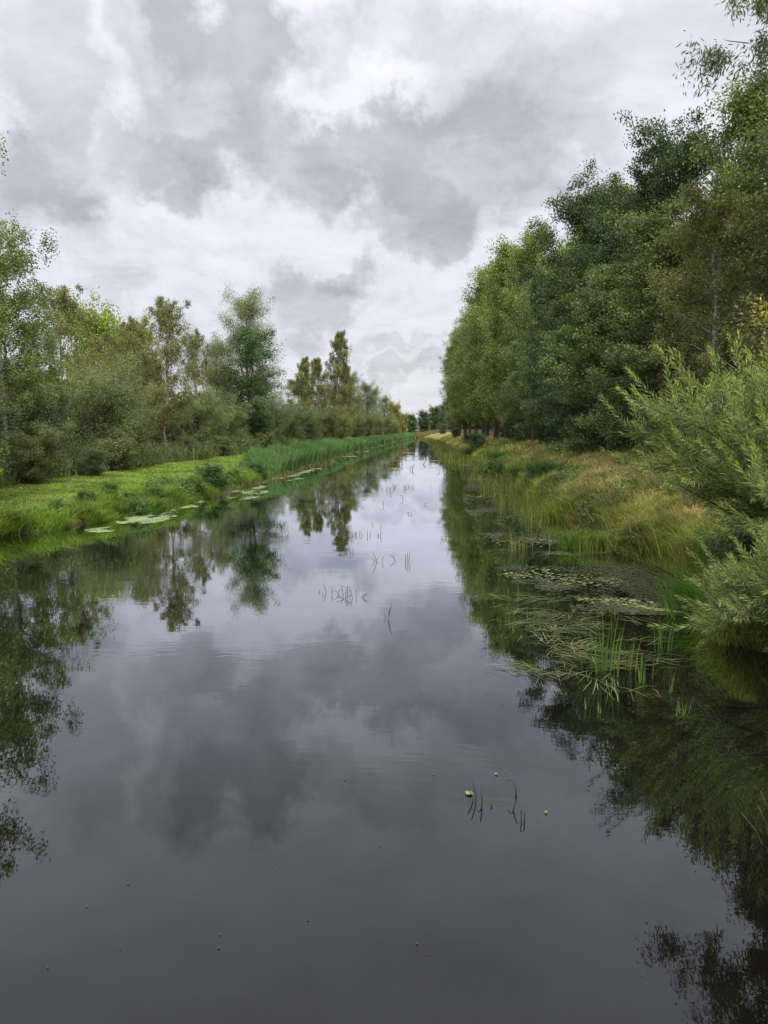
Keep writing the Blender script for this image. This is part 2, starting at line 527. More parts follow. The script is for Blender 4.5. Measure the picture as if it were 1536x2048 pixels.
def gen_tree(seed, H, r0, h0, prof, nprim, el, nsec, ntw, nl, sig, leaf, hang=0.0, wander=.02, seclen=.42, curve=.25,
             multi=1, flat=.9, outward=.5, down=.3):
    """a tapered trunk (or several stems), limbs, boughs and leaf clumps. prof(t): crown radius along its height"""
    g = np.random.RandomState(seed)
    trunks, limbs, tw_p, tw_o = [], [], [], []
    for mi in range(multi):
        hh = H * (1 if mi == 0 else g.uniform(.75, .95))
        n = 12
        tt = np.linspace(0, 1, n)
        sway = np.cumsum(g.randn(n, 2) * wander * hh / n ** .5, axis=0); sway -= sway[0]
        lean = g.randn(2) * (.02 if multi == 1 else .13) * hh
        tp = np.stack([sway[:, 0] + lean[0] * tt, sway[:, 1] + lean[1] * tt, tt * hh], 1)
        trunks.append((np.vstack([tp[0] - [0, 0, .5], tp]), np.concatenate([[r0 * 1.35], r0 * (1 - tt) ** .8 * (1 + .35 * np.exp(-tt * 22)) + .012]) * (1 if multi == 1 else .6)))
        npr = nprim // multi
        for i in range(npr):
            t = min(.995, max(0.0, (i + g.uniform(0, 1)) / npr))
            zf = h0 + t * (1 - h0) * .97
            k = zf * (n - 1); k0 = min(int(k), n - 2)
            base = tp[k0] + (tp[k0 + 1] - tp[k0]) * (k - k0)
            az = i * GA + g.uniform(-.4, .4) + mi * 1.3
            e_ = R(el[0] + (el[1] - el[0]) * t + g.uniform(-12, 12))
            L = prof(t) * g.uniform(.72, 1.15) / max(math.cos(e_), .45)
            d = np.array([math.cos(az) * math.cos(e_), math.sin(az) * math.cos(e_), math.sin(e_)])
            f = np.linspace(0, 1, 6)[:, None]
            pts = base + d * L * f + np.array([0, 0, 1.0]) * curve * L * f ** 2 * (-1 if hang > 0 else .5) + np.cumsum(g.randn(6, 3) * .035 * L, axis=0) * (f > 0)
            rb = max(.02, r0 * (1 - zf) ** .8 * .45)
            limbs.append((pts[:5], np.linspace(rb, rb * .2, 5)))
            for j in range(nsec):
                fr_ = .25 + .75 * (j + g.uniform(0, 1)) / nsec
                kk = fr_ * 5; q0 = min(int(kk), 4)
                sb = pts[q0] + (pts[q0 + 1] - pts[q0]) * (kk - q0)
                sd = unit(d * .7 + g.randn(3) * np.array([.8, .8, .55]) + np.array([0, 0, .15]))
                sL = L * seclen * g.uniform(.6, 1.2) * (1.15 - .5 * fr_)
                se = sb + sd * sL
                if j % 2 == 0:
                    limbs.append((np.array([sb, sb + (se - sb) * .3 + g.randn(3) * .04 * sL, sb + (se - sb) * (.45 if hang > 0 else .8)]), np.array([rb * .35, rb * .25, rb * .08])))
                for w_ in range(ntw):
                    fw = (w_ + g.uniform(.3, 1)) / ntw
                    tw_p.append(sb + (se - sb) * fw + g.randn(3) * sL * .12)
                    tw_o.append(unit(sb + sd * sL - np.array([0, 0, zf * H])))
    tw_p = np.array(tw_p); tw_o = np.array(tw_o)
    N = len(tw_p)
    dens = np.clip(g.lognormal(0, .45, N), .3, 2.2)
    cnt = np.maximum(2, (nl * dens).astype(int))
    idx = np.repeat(np.arange(N), cnt)
    n = len(idx)
    off = g.randn(n, 3) * sig * np.array([1, 1, flat])
    if hang > 0:
        ln = np.repeat(g.uniform(.2, 1, N) * hang, cnt)
        u = g.uniform(0, 1, n)
        off = np.stack([g.randn(n) * sig * .45, g.randn(n) * sig * .45, -u * ln + g.randn(n) * sig * .3], 1)
    c = tw_p[idx] + off
    a = unit(g.randn(n, 3) * .75 + tw_o[idx] * outward + np.array([0, 0, -down]))
    nv = g.randn(n, 3) * .55 + tw_o[idx] * .45 + np.array([0, 0, .6])
    s = unit(np.cross(a, nv) + g.randn(n, 3) * .08)
    l = leaf[0] * g.uniform(.65, 1.3, n); w_ = leaf[1] * g.uniform(.7, 1.25, n)
    c[:, 2] = np.maximum(c[:, 2], .12)
    return trunks, limbs, leaf_arrays(c, a, s, l, w_)


class Proto:
    def __init__(self, name, leafmat, bark, sides=6, **kw):
        tr_, li_, lv = gen_tree(**kw)
        self.H = float(np.percentile(lv[:, 2], 99.7))
        self.trunk = tube_mesh(name + '_trunk', tr_, bark, sides + 2)
        self.limbs = tube_mesh(name + '_branches', li_, bark, 4)
        self.crown = leaf_mesh(name + '_crown', lv, leafmat)


def plant(proto, name, x, y, H, color, label, cat='tree', group=None, wide=1.0, rot=None, bark=(1, 1, 1), z=None, lean=(0, 0)):
    rz = random.uniform(0, 6.28) if rot is None else rot
    root = obj(name, None)
    root.empty_display_size = .3
    zz = float(ground_z(x, y)) if z is None else z
    root.location = (x, y, zz - .05)
    k = H / proto.H
    root.scale = (k * wide, k * wide, k)
    root.rotation_euler = (lean[0], lean[1], rz)
    tag(root, label, cat, group)
    obj('trunk', proto.trunk, root, color=bark)
    obj('branches', proto.limbs, root, color=bark)
    obj('crown', proto.crown, root, color=tuple(LEAF_GAIN * c_ for c_ in color))
    return root


random.seed(11)
LEAF_GAIN = 1.5
egg = lambda rm, p=.35: (lambda t: rm * (.55 + .45 * math.sin(min(1, t / p) * math.pi / 2)) * (1 if t < p else math.cos((t - p) / (1 - p) * math.pi / 2 * .93) ** .65))
P = {}
P['oakA'] = Proto('oak', M_LEAF, M_BARK, seed=1, H=24, r0=.34, h0=.08, prof=egg(6.6, .35), nprim=68, el=(-8, 56), nsec=7, ntw=2, nl=66, sig=.42, leaf=(.24, .15), seclen=.34, flat=.6)
P['oakB'] = Proto('oak', M_LEAF, M_BARK, seed=2, H=14, r0=.22, h0=.05, prof=egg(4.6, .4), nprim=54, el=(-15, 56), nsec=7, ntw=2, nl=60, sig=.31, leaf=(.19, .125), seclen=.36, flat=.6)
P['popA'] = Proto('poplar', M_LEAF, M_BARK, seed=3, H=32, r0=.36, h0=.10, prof=egg(4.6, .3), nprim=84, el=(20, 68), nsec=6, ntw=2, nl=40, sig=.5, leaf=(.28, .22), seclen=.36)
P['popB'] = Proto('poplar', M_LEAF, M_BARK, seed=4, H=30, r0=.32, h0=.12, prof=egg(4.2, .45), nprim=80, el=(25, 70), nsec=6, ntw=2, nl=38, sig=.46, leaf=(.27, .21), seclen=.38)
P['birA'] = Proto('birch', M_LEAF_FINE, M_BIRCH, seed=5, H=13, r0=.12, h0=.12, prof=egg(3.0, .35), nprim=50, el=(20, 64), nsec=6, ntw=3, nl=44, sig=.26, leaf=(.105, .07), hang=1.3, curve=.22, seclen=.34, down=.9)
P['birB'] = Proto('birch', M_LEAF_FINE, M_BIRCH, seed=6, H=12, r0=.10, h0=.2, prof=egg(2.7, .3), nprim=46, el=(25, 66), nsec=5, ntw=3, nl=42, sig=.25, leaf=(.11, .075), hang=1.1, curve=.18, seclen=.36, down=.9)
P['birC'] = Proto('birch', M_LEAF_FINE, M_BIRCH, seed=7, H=20, r0=.17, h0=.12, prof=(lambda t: 3.3 * (1 - t) ** .8 + .55), nprim=64, el=(30, 72), nsec=5, ntw=3, nl=34, sig=.34, leaf=(.18, .12), hang=1.6, curve=.2, seclen=.3, down=.9)
P['wilA'] = Proto('willow', M_WILLOW, M_BARK, seed=8, H=18, r0=.3, h0=.08, prof=egg(4.7, .4), nprim=56, el=(20, 64), nsec=6, ntw=3, nl=48, sig=.42, leaf=(.24, .075), seclen=.4, outward=.8)
P['wilB'] = Proto('willow', M_WILLOW, M_BARK, seed=18, H=16, r0=.3, h0=.66, prof=egg(4.3, .3), nprim=42, el=(0, 48), nsec=7, ntw=3, nl=130, sig=.36, leaf=(.19, .046), seclen=.42, outward=.3, down=1.0, hang=1.2)
P['ald'] = Proto('alder', M_LEAF, M_BARK, seed=9, H=12, r0=.17, h0=.08, prof=egg(3.0, .4), nprim=44, el=(-5, 58), nsec=6, ntw=2, nl=44, sig=.28, leaf=(.15, .115), seclen=.4, flat=.7)
P['shrA'] = Proto('shrub', M_WILLOW, M_BARK, seed=10, H=6, r0=.09, h0=.06, prof=egg(2.3, .45), nprim=60, el=(18, 64), nsec=6, ntw=2, nl=44, sig=.22, leaf=(.13, .06), seclen=.42, multi=5, outward=.7)
P['shrB'] = Proto('shrub', M_WILLOW, M_BARK, seed=12, H=4.2, r0=.06, h0=.05, prof=egg(1.7, .45), nprim=50, el=(15, 62), nsec=5, ntw=2, nl=44, sig=.18, leaf=(.11, .06), seclen=.42, multi=5, outward=.7)
P['bram'] = Proto('bramble', M_LEAF, M_BARK, seed=13, H=2.4, r0=.03, h0=.03, prof=egg(1.35, .4), nprim=44, el=(5, 55), nsec=5, ntw=2, nl=26, sig=.16, leaf=(.12, .085), seclen=.4, multi=4)
P['rnd'] = Proto('field_tree', M_LEAF, M_BARK, seed=14, H=13, r0=.2, h0=.08, prof=egg(5.0, .45), nprim=46, el=(0, 60), nsec=6, ntw=3, nl=32, sig=.5, leaf=(.36, .28), seclen=.4)

OAK = (.046, .074, .026); OAK_L = (.088, .13, .042); POP = (.130, .160, .046); POP_L = (.162, .196, .058)
BIR_O = (.125, .125, .040); BIR_B = (.12, .118, .05); BIR_G = (.085, .11, .035); SCRUB = (.098, .112, .045)
WIL = (.125, .145, .075); ALD = (.045, .085, .03); DARKS = (.055, .075, .035)

WOOD_K = .72
WOOD_GAIN = 1.14
NTH = ['first', 'second', 'third', 'fourth', 'fifth', 'sixth', 'seventh', 'eighth', 'ninth', 'tenth', 'eleventh', 'twelfth', 'thirteenth', 'fourteenth', 'fifteenth']
ORD = ['eleventh', 'tenth', 'ninth', 'eighth', 'seventh', 'sixth', 'fifth', 'fourth', 'third', 'second', 'first']


def wood(pr, nm, x, y, H, c, lab, *a, **k):
    """trees of the wood; distances as first paced out, drawn in by WOOD_K"""
    if y > 28:
        top = H + 1.8 - CAM_H
        x, y = x * WOOD_K, y * WOOD_K
        H = top * WOOD_K + CAM_H - float(ground_z(x, y))
    return plant(pr, nm, x, y, H, tuple(WOOD_GAIN * v for v in c), lab, *a, **k)


# --- meadow side: the wood
for i, (x, y, H, pr, c, lab) in enumerate([
    (11.2, 262, 31, 'popB', POP, 'last tall poplar of the row, far down the canal on the meadow bank'),
    (11.6, 240, 33, 'popA', POP, None), (11.4, 221, 31, 'popB', POP, None), (12.0, 203, 33, 'popA', POP, None),
    (12.2, 187, 32, 'popB', POP, None), (12.6, 172, 33.5, 'popA', POP, None), (13.2, 158, 31, 'popB', POP, None),
    (12.9, 145, 33, 'popA', POP, 'poplar with a rounded olive top, middle of the tall row by the canal'),
    (13.4, 132, 32, 'popB', POP_L, None), (14.0, 119, 31.5, 'popA', POP, None),
    (15.2, 106, 30, 'popB', POP_L, 'pale topped poplar, first of the tall row past the dark oaks')]):
    wood(P[pr], 'poplar_tree', x, y, H, tuple(np.array(c) * random.uniform(.88, 1.12)),
          lab or ORD[i] + ' tall olive poplar of the long row, counted from the dark oaks', group='poplar row on the meadow bank')
for (x, y, H, pr) in [(19, 255, 32, 'popA'), (20, 232, 33, 'popB'), (19, 210, 33, 'popA'), (20, 190, 32, 'popA'), (21, 170, 33, 'popB'), (20.5, 152, 33, 'popA'),
                      (21.5, 135, 32, 'popA'), (22, 118, 31, 'popB'), (23, 100, 30, 'popA'), (24, 88, 30, 'popB'), (27, 128, 32, 'popB'), (28, 108, 30, 'popA')]:
    wood(P[pr], 'poplar_tree', x, y, H, tuple(np.array(POP_L if x > 22 else POP) * random.uniform(.9, 1.1)),
          'poplar showing only in gaps behind the front row of the wood', group='poplars behind the front row')
wood(P['popB'], 'willow_tree', 13.4, 88, 20.5, (.105, .155, .06), 'slim pale blue-green tree squeezed between olive poplars and dark oaks', wide=.85)
wood(P['oakB'], 'oak_tree', 14.2, 98, 15, OAK_L, 'mid green rounded tree at the foot of the poplars', wide=.9)
wood(P['popB'], 'poplar_tree', 13.6, 110, 17, (.11, .14, .04), 'short yellow-green poplar with layered boughs in front of its taller row', wide=1.2)
wood(P['oakA'], 'oak_tree', 16.2, 70, 24.2, OAK, 'dark green oak, the one nearer the poplars of two dark oaks', wide=.98)
wood(P['oakA'], 'oak_tree', 18.0, 55.5, 24.0, (.042, .070, .026), 'tallest dark oak with a spiky top above the birch', rot=2.2, wide=.9)
wood(P['oakA'], 'oak_tree', 19.0, 63, 22, OAK, 'dark oak half hidden between the two tall dark oaks', rot=4.0)
wood(P['oakB'], 'oak_tree', 13.9, 55, 13.2, OAK_L, 'lighter green oak with boughs sweeping down in front of the dark oaks', rot=.4, wide=1.12)
wood(P['oakB'], 'oak_tree', 14.6, 64, 11.5, (.06, .105, .04), 'low bushy oak under the dark oak beside the meadow path', rot=1.9, wide=1.05)
wood(P['oakB'], 'oak_tree', 14.9, 77, 12.5, (.055, .098, .038), 'small round oak at the wood edge next to the pale slim tree', rot=3.0, wide=1.0)
wood(P['birA'], 'birch_tree', 8.9, 22.5, 8.6, (.125, .13, .045), 'olive brown birch leaning out with drooping twigs before the dark oaks', rot=1.0, wide=1.15)
wood(P['popA'], 'poplar_tree', 21.5, 50, 23.6, (.115, .15, .05), 'light green poplar rising behind the birch at the frame edge', wide=1.0)
wood(P['popB'], 'poplar_tree', 21.0, 41, 20.5, (.10, .13, .045), 'big poplar just behind the willow twigs at the top corner', wide=1.15)
wood(P['oakB'], 'oak_tree', 14.6, 44, 14.5, (.085, .11, .04), 'olive oak behind the birch, its crown mixed with drooping twigs', rot=5, wide=1.1)
wood(P['oakB'], 'oak_tree', 10.3, 19.5, 8.6, (.11, .115, .045), 'brownish olive oak above the big willow bush', rot=2.6, wide=1.05)
wood(P['oakB'], 'oak_tree', 11.9, 17.5, 8.8, (.085, .115, .04), 'tall leafy oak at the frame edge behind the willow bush', rot=.9, wide=1.0)
wood(P['oakA'], 'oak_tree', 20, 33, 20, (.06, .09, .035), 'green oak filling the wood above the willow bush', rot=3.3, wide=.9)
wood(P['wilB'], 'willow_tree', 11.8, 19.0, 16.2, (.115, .13, .075), 'tall grey-green willow whose twigs hang into the top corner', rot=.3, wide=1.0)
for (x, y, H, pr) in [(22, 75, 22, 'oakA'), (26, 60, 22, 'oakA'), (24, 92, 22, 'oakA'), (27, 45, 20, 'oakA'), (19.5, 85, 20, 'oakA'), (30, 75, 22, 'oakA'), (32, 55, 20, 'oakA')]:
    wood(P[pr], 'oak_tree', x, y, H, OAK, 'dark tree deep in the wood behind the oaks', group='trees deep in the wood')
for i, (x, y, H) in enumerate([(14.6, 128, 3), (14.2, 116, 2.6), (14.4, 104, 3.2), (14.6, 92, 3), (14.2, 84, 2.6), (14.6, 73, 3.2), (15.2, 67, 2.6), (14.7, 59.5, 3.0), (15.0, 51, 3.2), (14.6, 46.5, 2.8), (14.4, 41, 3.2), (14.0, 34.5, 3.0), (15.6, 37.5, 3.4), (16.4, 56, 3.2), (17.3, 46, 3.6)]):
    wood(P['shrB'], 'undergrowth_shrub', x, y, H, (.05, .075, .03), NTH[i] + ' dark low shrub along the foot of the wood, counted from its far end', 'shrub', 'shrubs at the foot of the wood', wide=1.25)

LAWN_GAIN = 1.3


def lawnside(pr, nm, x, y, H, c, lab, *a, **k):
    return plant(pr, nm, x, y, H, tuple(LAWN_GAIN * v for v in c), lab, *a, **k)


# --- lawn side
lawnside(P['birA'], 'birch_tree', -15.2, 21.5, 12.3, (.11, .135, .04), 'birch whose drooping twig tips enter at the edge above the lawn', rot=2.0, wide=1.1)
lawnside(P['birA'], 'birch_tree', -19.5, 32, 11.8, (.10, .13, .042), 'green birch with white trunk at the frame edge above the lawn', rot=.5, wide=1.25)
lawnside(P['ald'], 'alder_tree', -21.5, 36, 9.5, (.075, .115, .04), 'leafy green tree behind the white birch trunk', rot=1.5, wide=1.2)
lawnside(P['ald'], 'alder_tree', -19.5, 28.5, 7.5, (.065, .105, .05), 'dark green small tree by the white birch trunk', rot=3.5, wide=1.15)
lawnside(P['birB'], 'birch_tree', -26.5, 51, 12.4, (.13, .135, .05), 'round-topped brownish olive birch behind the willow scrub', rot=.2, wide=1.1)
lawnside(P['rnd'], 'maple_tree', -35.5, 78, 16.0, (.16, .20, .04), 'bright yellow-green tree behind the brown birches', rot=.2, wide=.8)
lawnside(P['rnd'], 'maple_tree', -40, 98, 17.5, (.14, .18, .045), 'second yellow-green tree peeping over the brown birches', rot=1.2, wide=.75)
lawnside(P['birB'], 'birch_tree', -20.2, 55, 12.4, (.125, .13, .052), 'sparse brown birch with a bare pale trunk at the lawn edge', rot=1.1, wide=1.0, bark=(1.0, .72, .5))
lawnside(P['birB'], 'birch_tree', -24.3, 61, 11.6, BIR_B, 'rusty brown birch next to the sparse birch', rot=3.1, wide=1.05)
lawnside(P['birB'], 'birch_tree', -22.4, 71, 12.0, BIR_B, 'thin brown birch between the scrub and the tall willow', rot=4.1, wide=.9)
lawnside(P['birB'], 'birch_tree', -30, 66, 11.0, (.14, .135, .05), 'brown birch farthest back behind the willow scrub', rot=5.1, wide=1.1)
lawnside(P['wilA'], 'willow_tree', -20.0, 84, 18.4, (.135, .15, .078), 'tallest grey-green willow on the lawn side', rot=.8, wide=.92)
lawnside(P['ald'], 'alder_tree', -18.8, 78, 13.4, (.05, .09, .034), 'dark green tree in front of the tall willow', rot=.9, wide=1.15)
lawnside(P['wilA'], 'willow_tree', -23.5, 80, 12.5, WIL, 'lower grey willow leaning out from the tall willow', rot=2.8, wide=.9)
lawnside(P['birC'], 'birch_tree', -20.0, 118, 14.0, (.12, .135, .05), 'yellowing birch with gaps beside the tall willow', rot=.8, wide=1.1)
lawnside(P['birC'], 'birch_tree', -19.2, 128, 15.0, (.125, .125, .05), 'rusty topped birch between two greener birches', rot=2.8, wide=1.05)
lawnside(P['birC'], 'birch_tree', -17.4, 142, 21.5, (.115, .12, .045), 'tall pointed birch with white trunk standing alone above its neighbours', rot=1.8, wide=.95)
lawnside(P['birC'], 'birch_tree', -15.8, 150, 16.5, (.12, .13, .045), 'green birch pressed against the tall pointed birch', rot=3.8, wide=.85)
for i, (x, y, H, pr, c, w, lab) in enumerate([
    (-16.8, 172, 16, 'wilA', (.115, .13, .06), 1.0, 'rounded olive willow just past the pointed birch'),
    (-15.8, 196, 15.5, 'wilA', (.095, .115, .065), 1.0, 'dark grey-green willow in the middle of the far row'),
    (-14.6, 222, 15.5, 'wilA', (.125, .14, .085), .9, 'silvery willow with a bare-looking top in the far row'),
    (-13.4, 246, 14, 'wilA', (.10, .12, .05), 1.0, 'low green willow before the yellowish far tree'),
    (-11.5, 285, 13.5, 'rnd', (.19, .17, .05), .85, 'yellowish round tree ending the row where the canal bends'),
    (-9.0, 330, 10, 'rnd', (.17, .15, .05), .7, 'small yellow tree beyond the end of the row')]):
    lawnside(P[pr], 'willow_tree' if pr == 'wilA' else 'maple_tree', x, y, H, c, lab, wide=w)
for (x, y, H, c, pr, lab) in [
    (-18.6, 41, 6.6, (.115, .135, .065), 'shrA', 'big round grey-green willow bush at the lawn edge'),
    (-21.8, 43.5, 6.0, (.12, .135, .05), 'shrA', 'yellowish willow bush behind the big round one'),
    (-20.6, 49, 5.6, (.11, .13, .05), 'shrA', 'willow bush beside the sparse brown birch'),
    (-19.6, 62, 6.0, (.115, .14, .06), 'shrA', 'pale willow bush between sparse birch and tall willow'),
    (-18.8, 69, 5.6, (.115, .14, .058), 'shrA', 'pale willow bush at the foot of the tall willow'),
    (-18.8, 33.5, 4.6, (.085, .11, .06), 'shrB', 'dark bush below the white birch trunk'),
    (-17.9, 27.5, 4.0, (.09, .115, .062), 'shrB', 'dark bush closest to the camera above the lawn'),
    (-16.6, 22.8, 3.6, (.09, .11, .06), 'shrB', 'dark bush at the frame edge behind the lawn'),
    (-22.4, 32, 5.5, (.085, .105, .04), 'shrA', 'green bush deep behind the white birch'),
    (-19.6, 90, 7.0, (.095, .11, .055), 'shrA', 'greyish bush between the tall willow and the birches'),
    (-18.4, 99, 6.5, (.085, .105, .045), 'shrA', 'green bush at the feet of the yellowing birches'),
    (-17.6, 110, 6.6, (.08, .10, .04), 'shrA', 'olive bush under the rusty topped birch'),
    (-16.6, 124, 6.4, (.085, .10, .042), 'shrA', 'low bush before the tall pointed birch'),
    (-15.6, 138, 6.8, (.12, .135, .05), 'shrA', 'light round bush beside the tall pointed birch'),
    (-14.6, 158, 7.2, (.09, .11, .045), 'shrA', 'bush under the rounded olive willow'),
    (-14.0, 180, 7.2, (.085, .10, .045), 'shrA', 'bush under the dark grey-green willow'),
    (-12.9, 205, 7.0, (.11, .12, .06), 'shrA', 'pale bush under the silvery willow'),
    (-11.8, 232, 7.0, (.095, .11, .045), 'shrA', 'bush before the low green willow'),
    (-10.2, 262, 7.0, (.10, .12, .06), 'shrA', 'pale bush in front of the yellowish round tree')]:
    lawnside(P[pr], 'willow_bush', x, y, H, c, lab, 'bush', 'bushes along the lawn side', wide=1.15)
for (x, y, H) in [(-25, 90, 10), (-24, 104, 10), (-23.5, 136, 12), (-21, 160, 12), (-21, 185, 12), (-19, 210, 12), (-28, 72, 8), (-27, 44, 6.5), (-30, 55, 7), (-26, 36, 7), (-24, 28, 6.5), (-33, 84, 10)]:
    lawnside(P['ald'], 'alder_tree', x, y, H, (.07, .09, .035), 'tree filling the gaps behind the front trees of the lawn side', group='trees behind the lawn side front row', wide=1.3)

for i, (x, y, H) in enumerate([(-16.4, 18.5, 2.4), (-16.9, 20.6, 1.8), (-16.5, 24.3, 2.0), (-16.9, 26.4, 1.7), (-16.6, 29.5, 2.1), (-17.0, 32.0, 1.6), (-16.7, 35.2, 1.9), (-17.1, 38, 1.5), (-16.8, 44, 1.7), (-17.0, 48.5, 1.4), (-17.2, 54, 1.6), (-17.0, 60, 1.7), (-17.2, 67, 1.5), (-17.0, 76, 1.8), (-17.0, 86, 1.7)]):
    x -= random.uniform(-.3, .9); y += random.uniform(-.8, .8)
    plant(P['bram' if i % 2 else 'shrB'], 'bramble_bush', x, y, H * random.uniform(.6, 1.35), ((.095, .115, .055), (.125, .14, .06), (.10, .135, .055))[i % 3], NTH[i] + ' low bramble along the back of the lawn, counted from the camera end', 'bush', 'brambles at the back of the lawn', wide=random.uniform(1.0, 1.7))
# --- far woods closing the view
gw = np.random.RandomState(3)
def far_wood(name, x0, y0, x1, y1, H, n, depth, label, color):
    u = gw.rand(n)
    hh = H * (.6 + .55 * vnoise(u * 60 + x0, u * 13, 1.0))
    c = np.stack([x0 + (x1 - x0) * u + gw.randn(n) * depth, y0 + (y1 - y0) * u + gw.randn(n) * depth, .6 + hh * gw.rand(n) ** .7], 1)
    a = unit(gw.randn(n, 3)); s_ = unit(np.cross(a, gw.randn(n, 3)))
    o = obj(name, leaf_mesh(name, leaf_arrays(c, a, s_, gw.uniform(.5, 1.0, n), gw.uniform(.35, .7, n)), M_LEAF), color=color)
    tag(o, label, 'wood', kind='stuff')
far_wood('far_wood', -34, 10, -30, 330, 7, 42000, 2.2, 'dense wood behind the lawn side trees', (.075, .095, .035))
far_wood('far_wood', 34, 20, 30, 330, 12, 50000, 2.2, 'dense wood behind the poplars and oaks', (.05, .075, .03))
far_wood('far_wood', -120, 470, 90, 440, 11, 26000, 5, 'distant wood beyond the end of the canal', (.08, .11, .05))

# --- far end of the canal
fi = 0
for (x, y, H, c) in [(-6, 420, 12, OAK_L), (1, 408, 13, (.06, .10, .045)), (7, 398, 14.5, (.07, .11, .04)), (12.5, 380, 17, (.07, .11, .045)), (16.5, 350, 19, (.075, .12, .045)),
                     (-13, 440, 12, (.07, .1, .04)), (20, 320, 20, (.07, .11, .045)), (-22, 450, 12, OAK_L), (24, 300, 22, (.07, .11, .04))]:
    plant(P['rnd'], 'field_tree', x, y, H, c, 'round dark green tree closing the far end of the canal', group='trees at the far end')
plant(P['shrB'], 'hawthorn_bush', 9.2, 205, 4.8, (.11, .11, .05), 'brownish bush on the bank near the far end of the canal', 'bush', wide=1.5)
plant(P['shrB'], 'hawthorn_bush', 6.6, 235, 3.8, (.085, .115, .045), 'green bush at the water edge near the far bend', 'bush', wide=1.4)

# ------------------------------------------------------------------ the big osier willow bush leaning over the water
def osier(seed, base, lobes_, name, label, color):
    g = np.random.RandomState(seed)
    base = np.array(base)
    stems, shoots = [], []
    for (c, r_, ns) in lobes_:
        c = np.array(c); r_ = np.array(r_)
        for i in range(ns):
            d = unit(g.randn(3)); d[2] = d[2] * .9 + .1
            tgt = c + unit(d) * r_ * g.uniform(.45, 1.0) ** .6
            tgt[2] = max(tgt[2], .22)
            b0 = base + np.array([g.randn() * .35, g.randn() * .35, -.1])
            mid = (b0 * .5 + tgt * .5) + np.array([0, 0, .35 + .12 * np.linalg.norm(tgt - b0)]) * g.uniform(.4, 1.3) + g.randn(3) * .15
            f = np.linspace(0, 1, 9)[:, None]
            pts = (1 - f) ** 2 * b0 + 2 * f * (1 - f) * mid + f ** 2 * tgt
            stems.append((pts, np.linspace(.022, .004, 9)))
            tan = unit(np.gradient(pts, axis=0))
            shoots.append((pts[5:], None))
            nsh = g.randint(8, 13)
            for k in range(nsh):
                u = 8 * g.uniform(.38, .98); k0 = min(int(u), 7)
                p0 = pts[k0] + (pts[k0 + 1] - pts[k0]) * (u - k0)
                out = unit((p0 - c) / r_ + 1e-3)
                dd = unit(tan[k0] * .8 + g.randn(3) * .5 + np.array([0, 0, .38]) + out * .45)
                L = g.uniform(.04, .095) * base[1] * .9
                ff = np.linspace(0, 1, 5)[:, None]
                sp_ = p0 + dd * L * ff + np.array([0, 0, .16]) * L * ff ** 2
                shoots.append((sp_, 1))
    C, A, S, Ls, Ws, YG = [], [], [], [], [], []
    lines = list(stems)
    LL = .014 * base[1]
    for pts, fl in shoots:
        seg = np.linalg.norm(np.diff(pts, axis=0), axis=1).sum()
        n = int(seg / (.0012 * base[1] + .001))
        if n < 4:
            continue
        u = np.linspace(.02, 1, n) * (len(pts) - 1)
        k0 = np.minimum(u.astype(int), len(pts) - 2)
        p = pts[k0] + (pts[k0 + 1] - pts[k0]) * (u - k0)[:, None]
        t = unit(pts[k0 + 1] - pts[k0])
        ref = unit(g.randn(3))
        e1 = unit(np.cross(t, ref)); e2 = np.cross(t, e1)
        ph = np.arange(n) * GA + g.uniform(0, 6)
        rad = e1 * np.cos(ph)[:, None] + e2 * np.sin(ph)[:, None]
        fr_ = (u / u.max())[:, None]
        a = unit(rad * (1.0 - .55 * fr_) + t * (.55 + .6 * fr_) + np.array([0, 0, -.22]) + g.randn(n, 3) * .12)
        YG.append(fr_[:, 0] > .72); C.append(p); A.append(a); S.append(unit(np.cross(a, t) + g.randn(n, 3) * .3))
        Ls.append(LL * g.uniform(.7, 1.2, n) * (1 - .35 * fr_[:, 0] ** 3)); Ws.append(LL * .115 * g.uniform(.8, 1.3, n))
        if fl:
            lines.append((pts, np.linspace(.0045, .002, len(pts))))
    C, A, S, Ls, Ws, YG = map(np.concatenate, (C, A, S, Ls, Ws, YG))
    root = obj(name, None, loc=tuple(base)); root.empty_display_size = .3
    tag(root, label, 'bush')
    v = leaf_arrays((C - base)[~YG], A[~YG], S[~YG], Ls[~YG], Ws[~YG], fold=.25)
    v2 = leaf_arrays((C - base)[YG], A[YG], S[YG], Ls[YG], Ws[YG], fold=.25)
    obj('branches', tube_mesh('osier_branches', [(p_ - base, r_) for p_, r_ in lines], M_BARK, 4), root, color=(1.0, .85, .55))
    obj('foliage', leaf_mesh('osier_foliage', v, M_OSIER), root, color=color)
    yo = obj('young_leaves', leaf_mesh('osier_young_leaves', v2, M_OSIER), root, color=tuple(np.array(color) * [1.45, 1.4, 1.15]))
    yo['label'] = 'yellow-green young leaves at the shoot tips'
    return root


osier(21, (7.4, 12.6, .8), [((5.95, 12.4, 2.75), (2.75, 1.2, 1.6), 62), ((7.4, 11.8, 2.6), (2.2, 1.3, 1.6), 28), ((6.0, 10.7, 1.7), (1.3, .9, .85), 32)],
      'osier_bush', 'large feathery osier willow bush leaning out from the meadow bank', (.24, .31, .115))
osier(22, (5.9, 9.5, .5), [((4.5, 8.9, .75), (1.15, .7, .55), 34), ((5.4, 8.8, .9), (1.1, .8, .6), 18)],
      'osier_bush', 'low osier willow bush trailing its twigs in the dark water', (.22, .295, .115))
plant(P['bram'], 'bramble_bush', 5.35, 11.9, 1.35, (.085, .12, .05), 'dark leafy bramble on the bank under the osier bush', 'bush', wide=1.0)
plant(P['bram'], 'bramble_bush', 6.6, 12.6, 1.9, (.075, .105, .045), 'dark bramble thicket behind the osier bush', 'bush', wide=1.2)
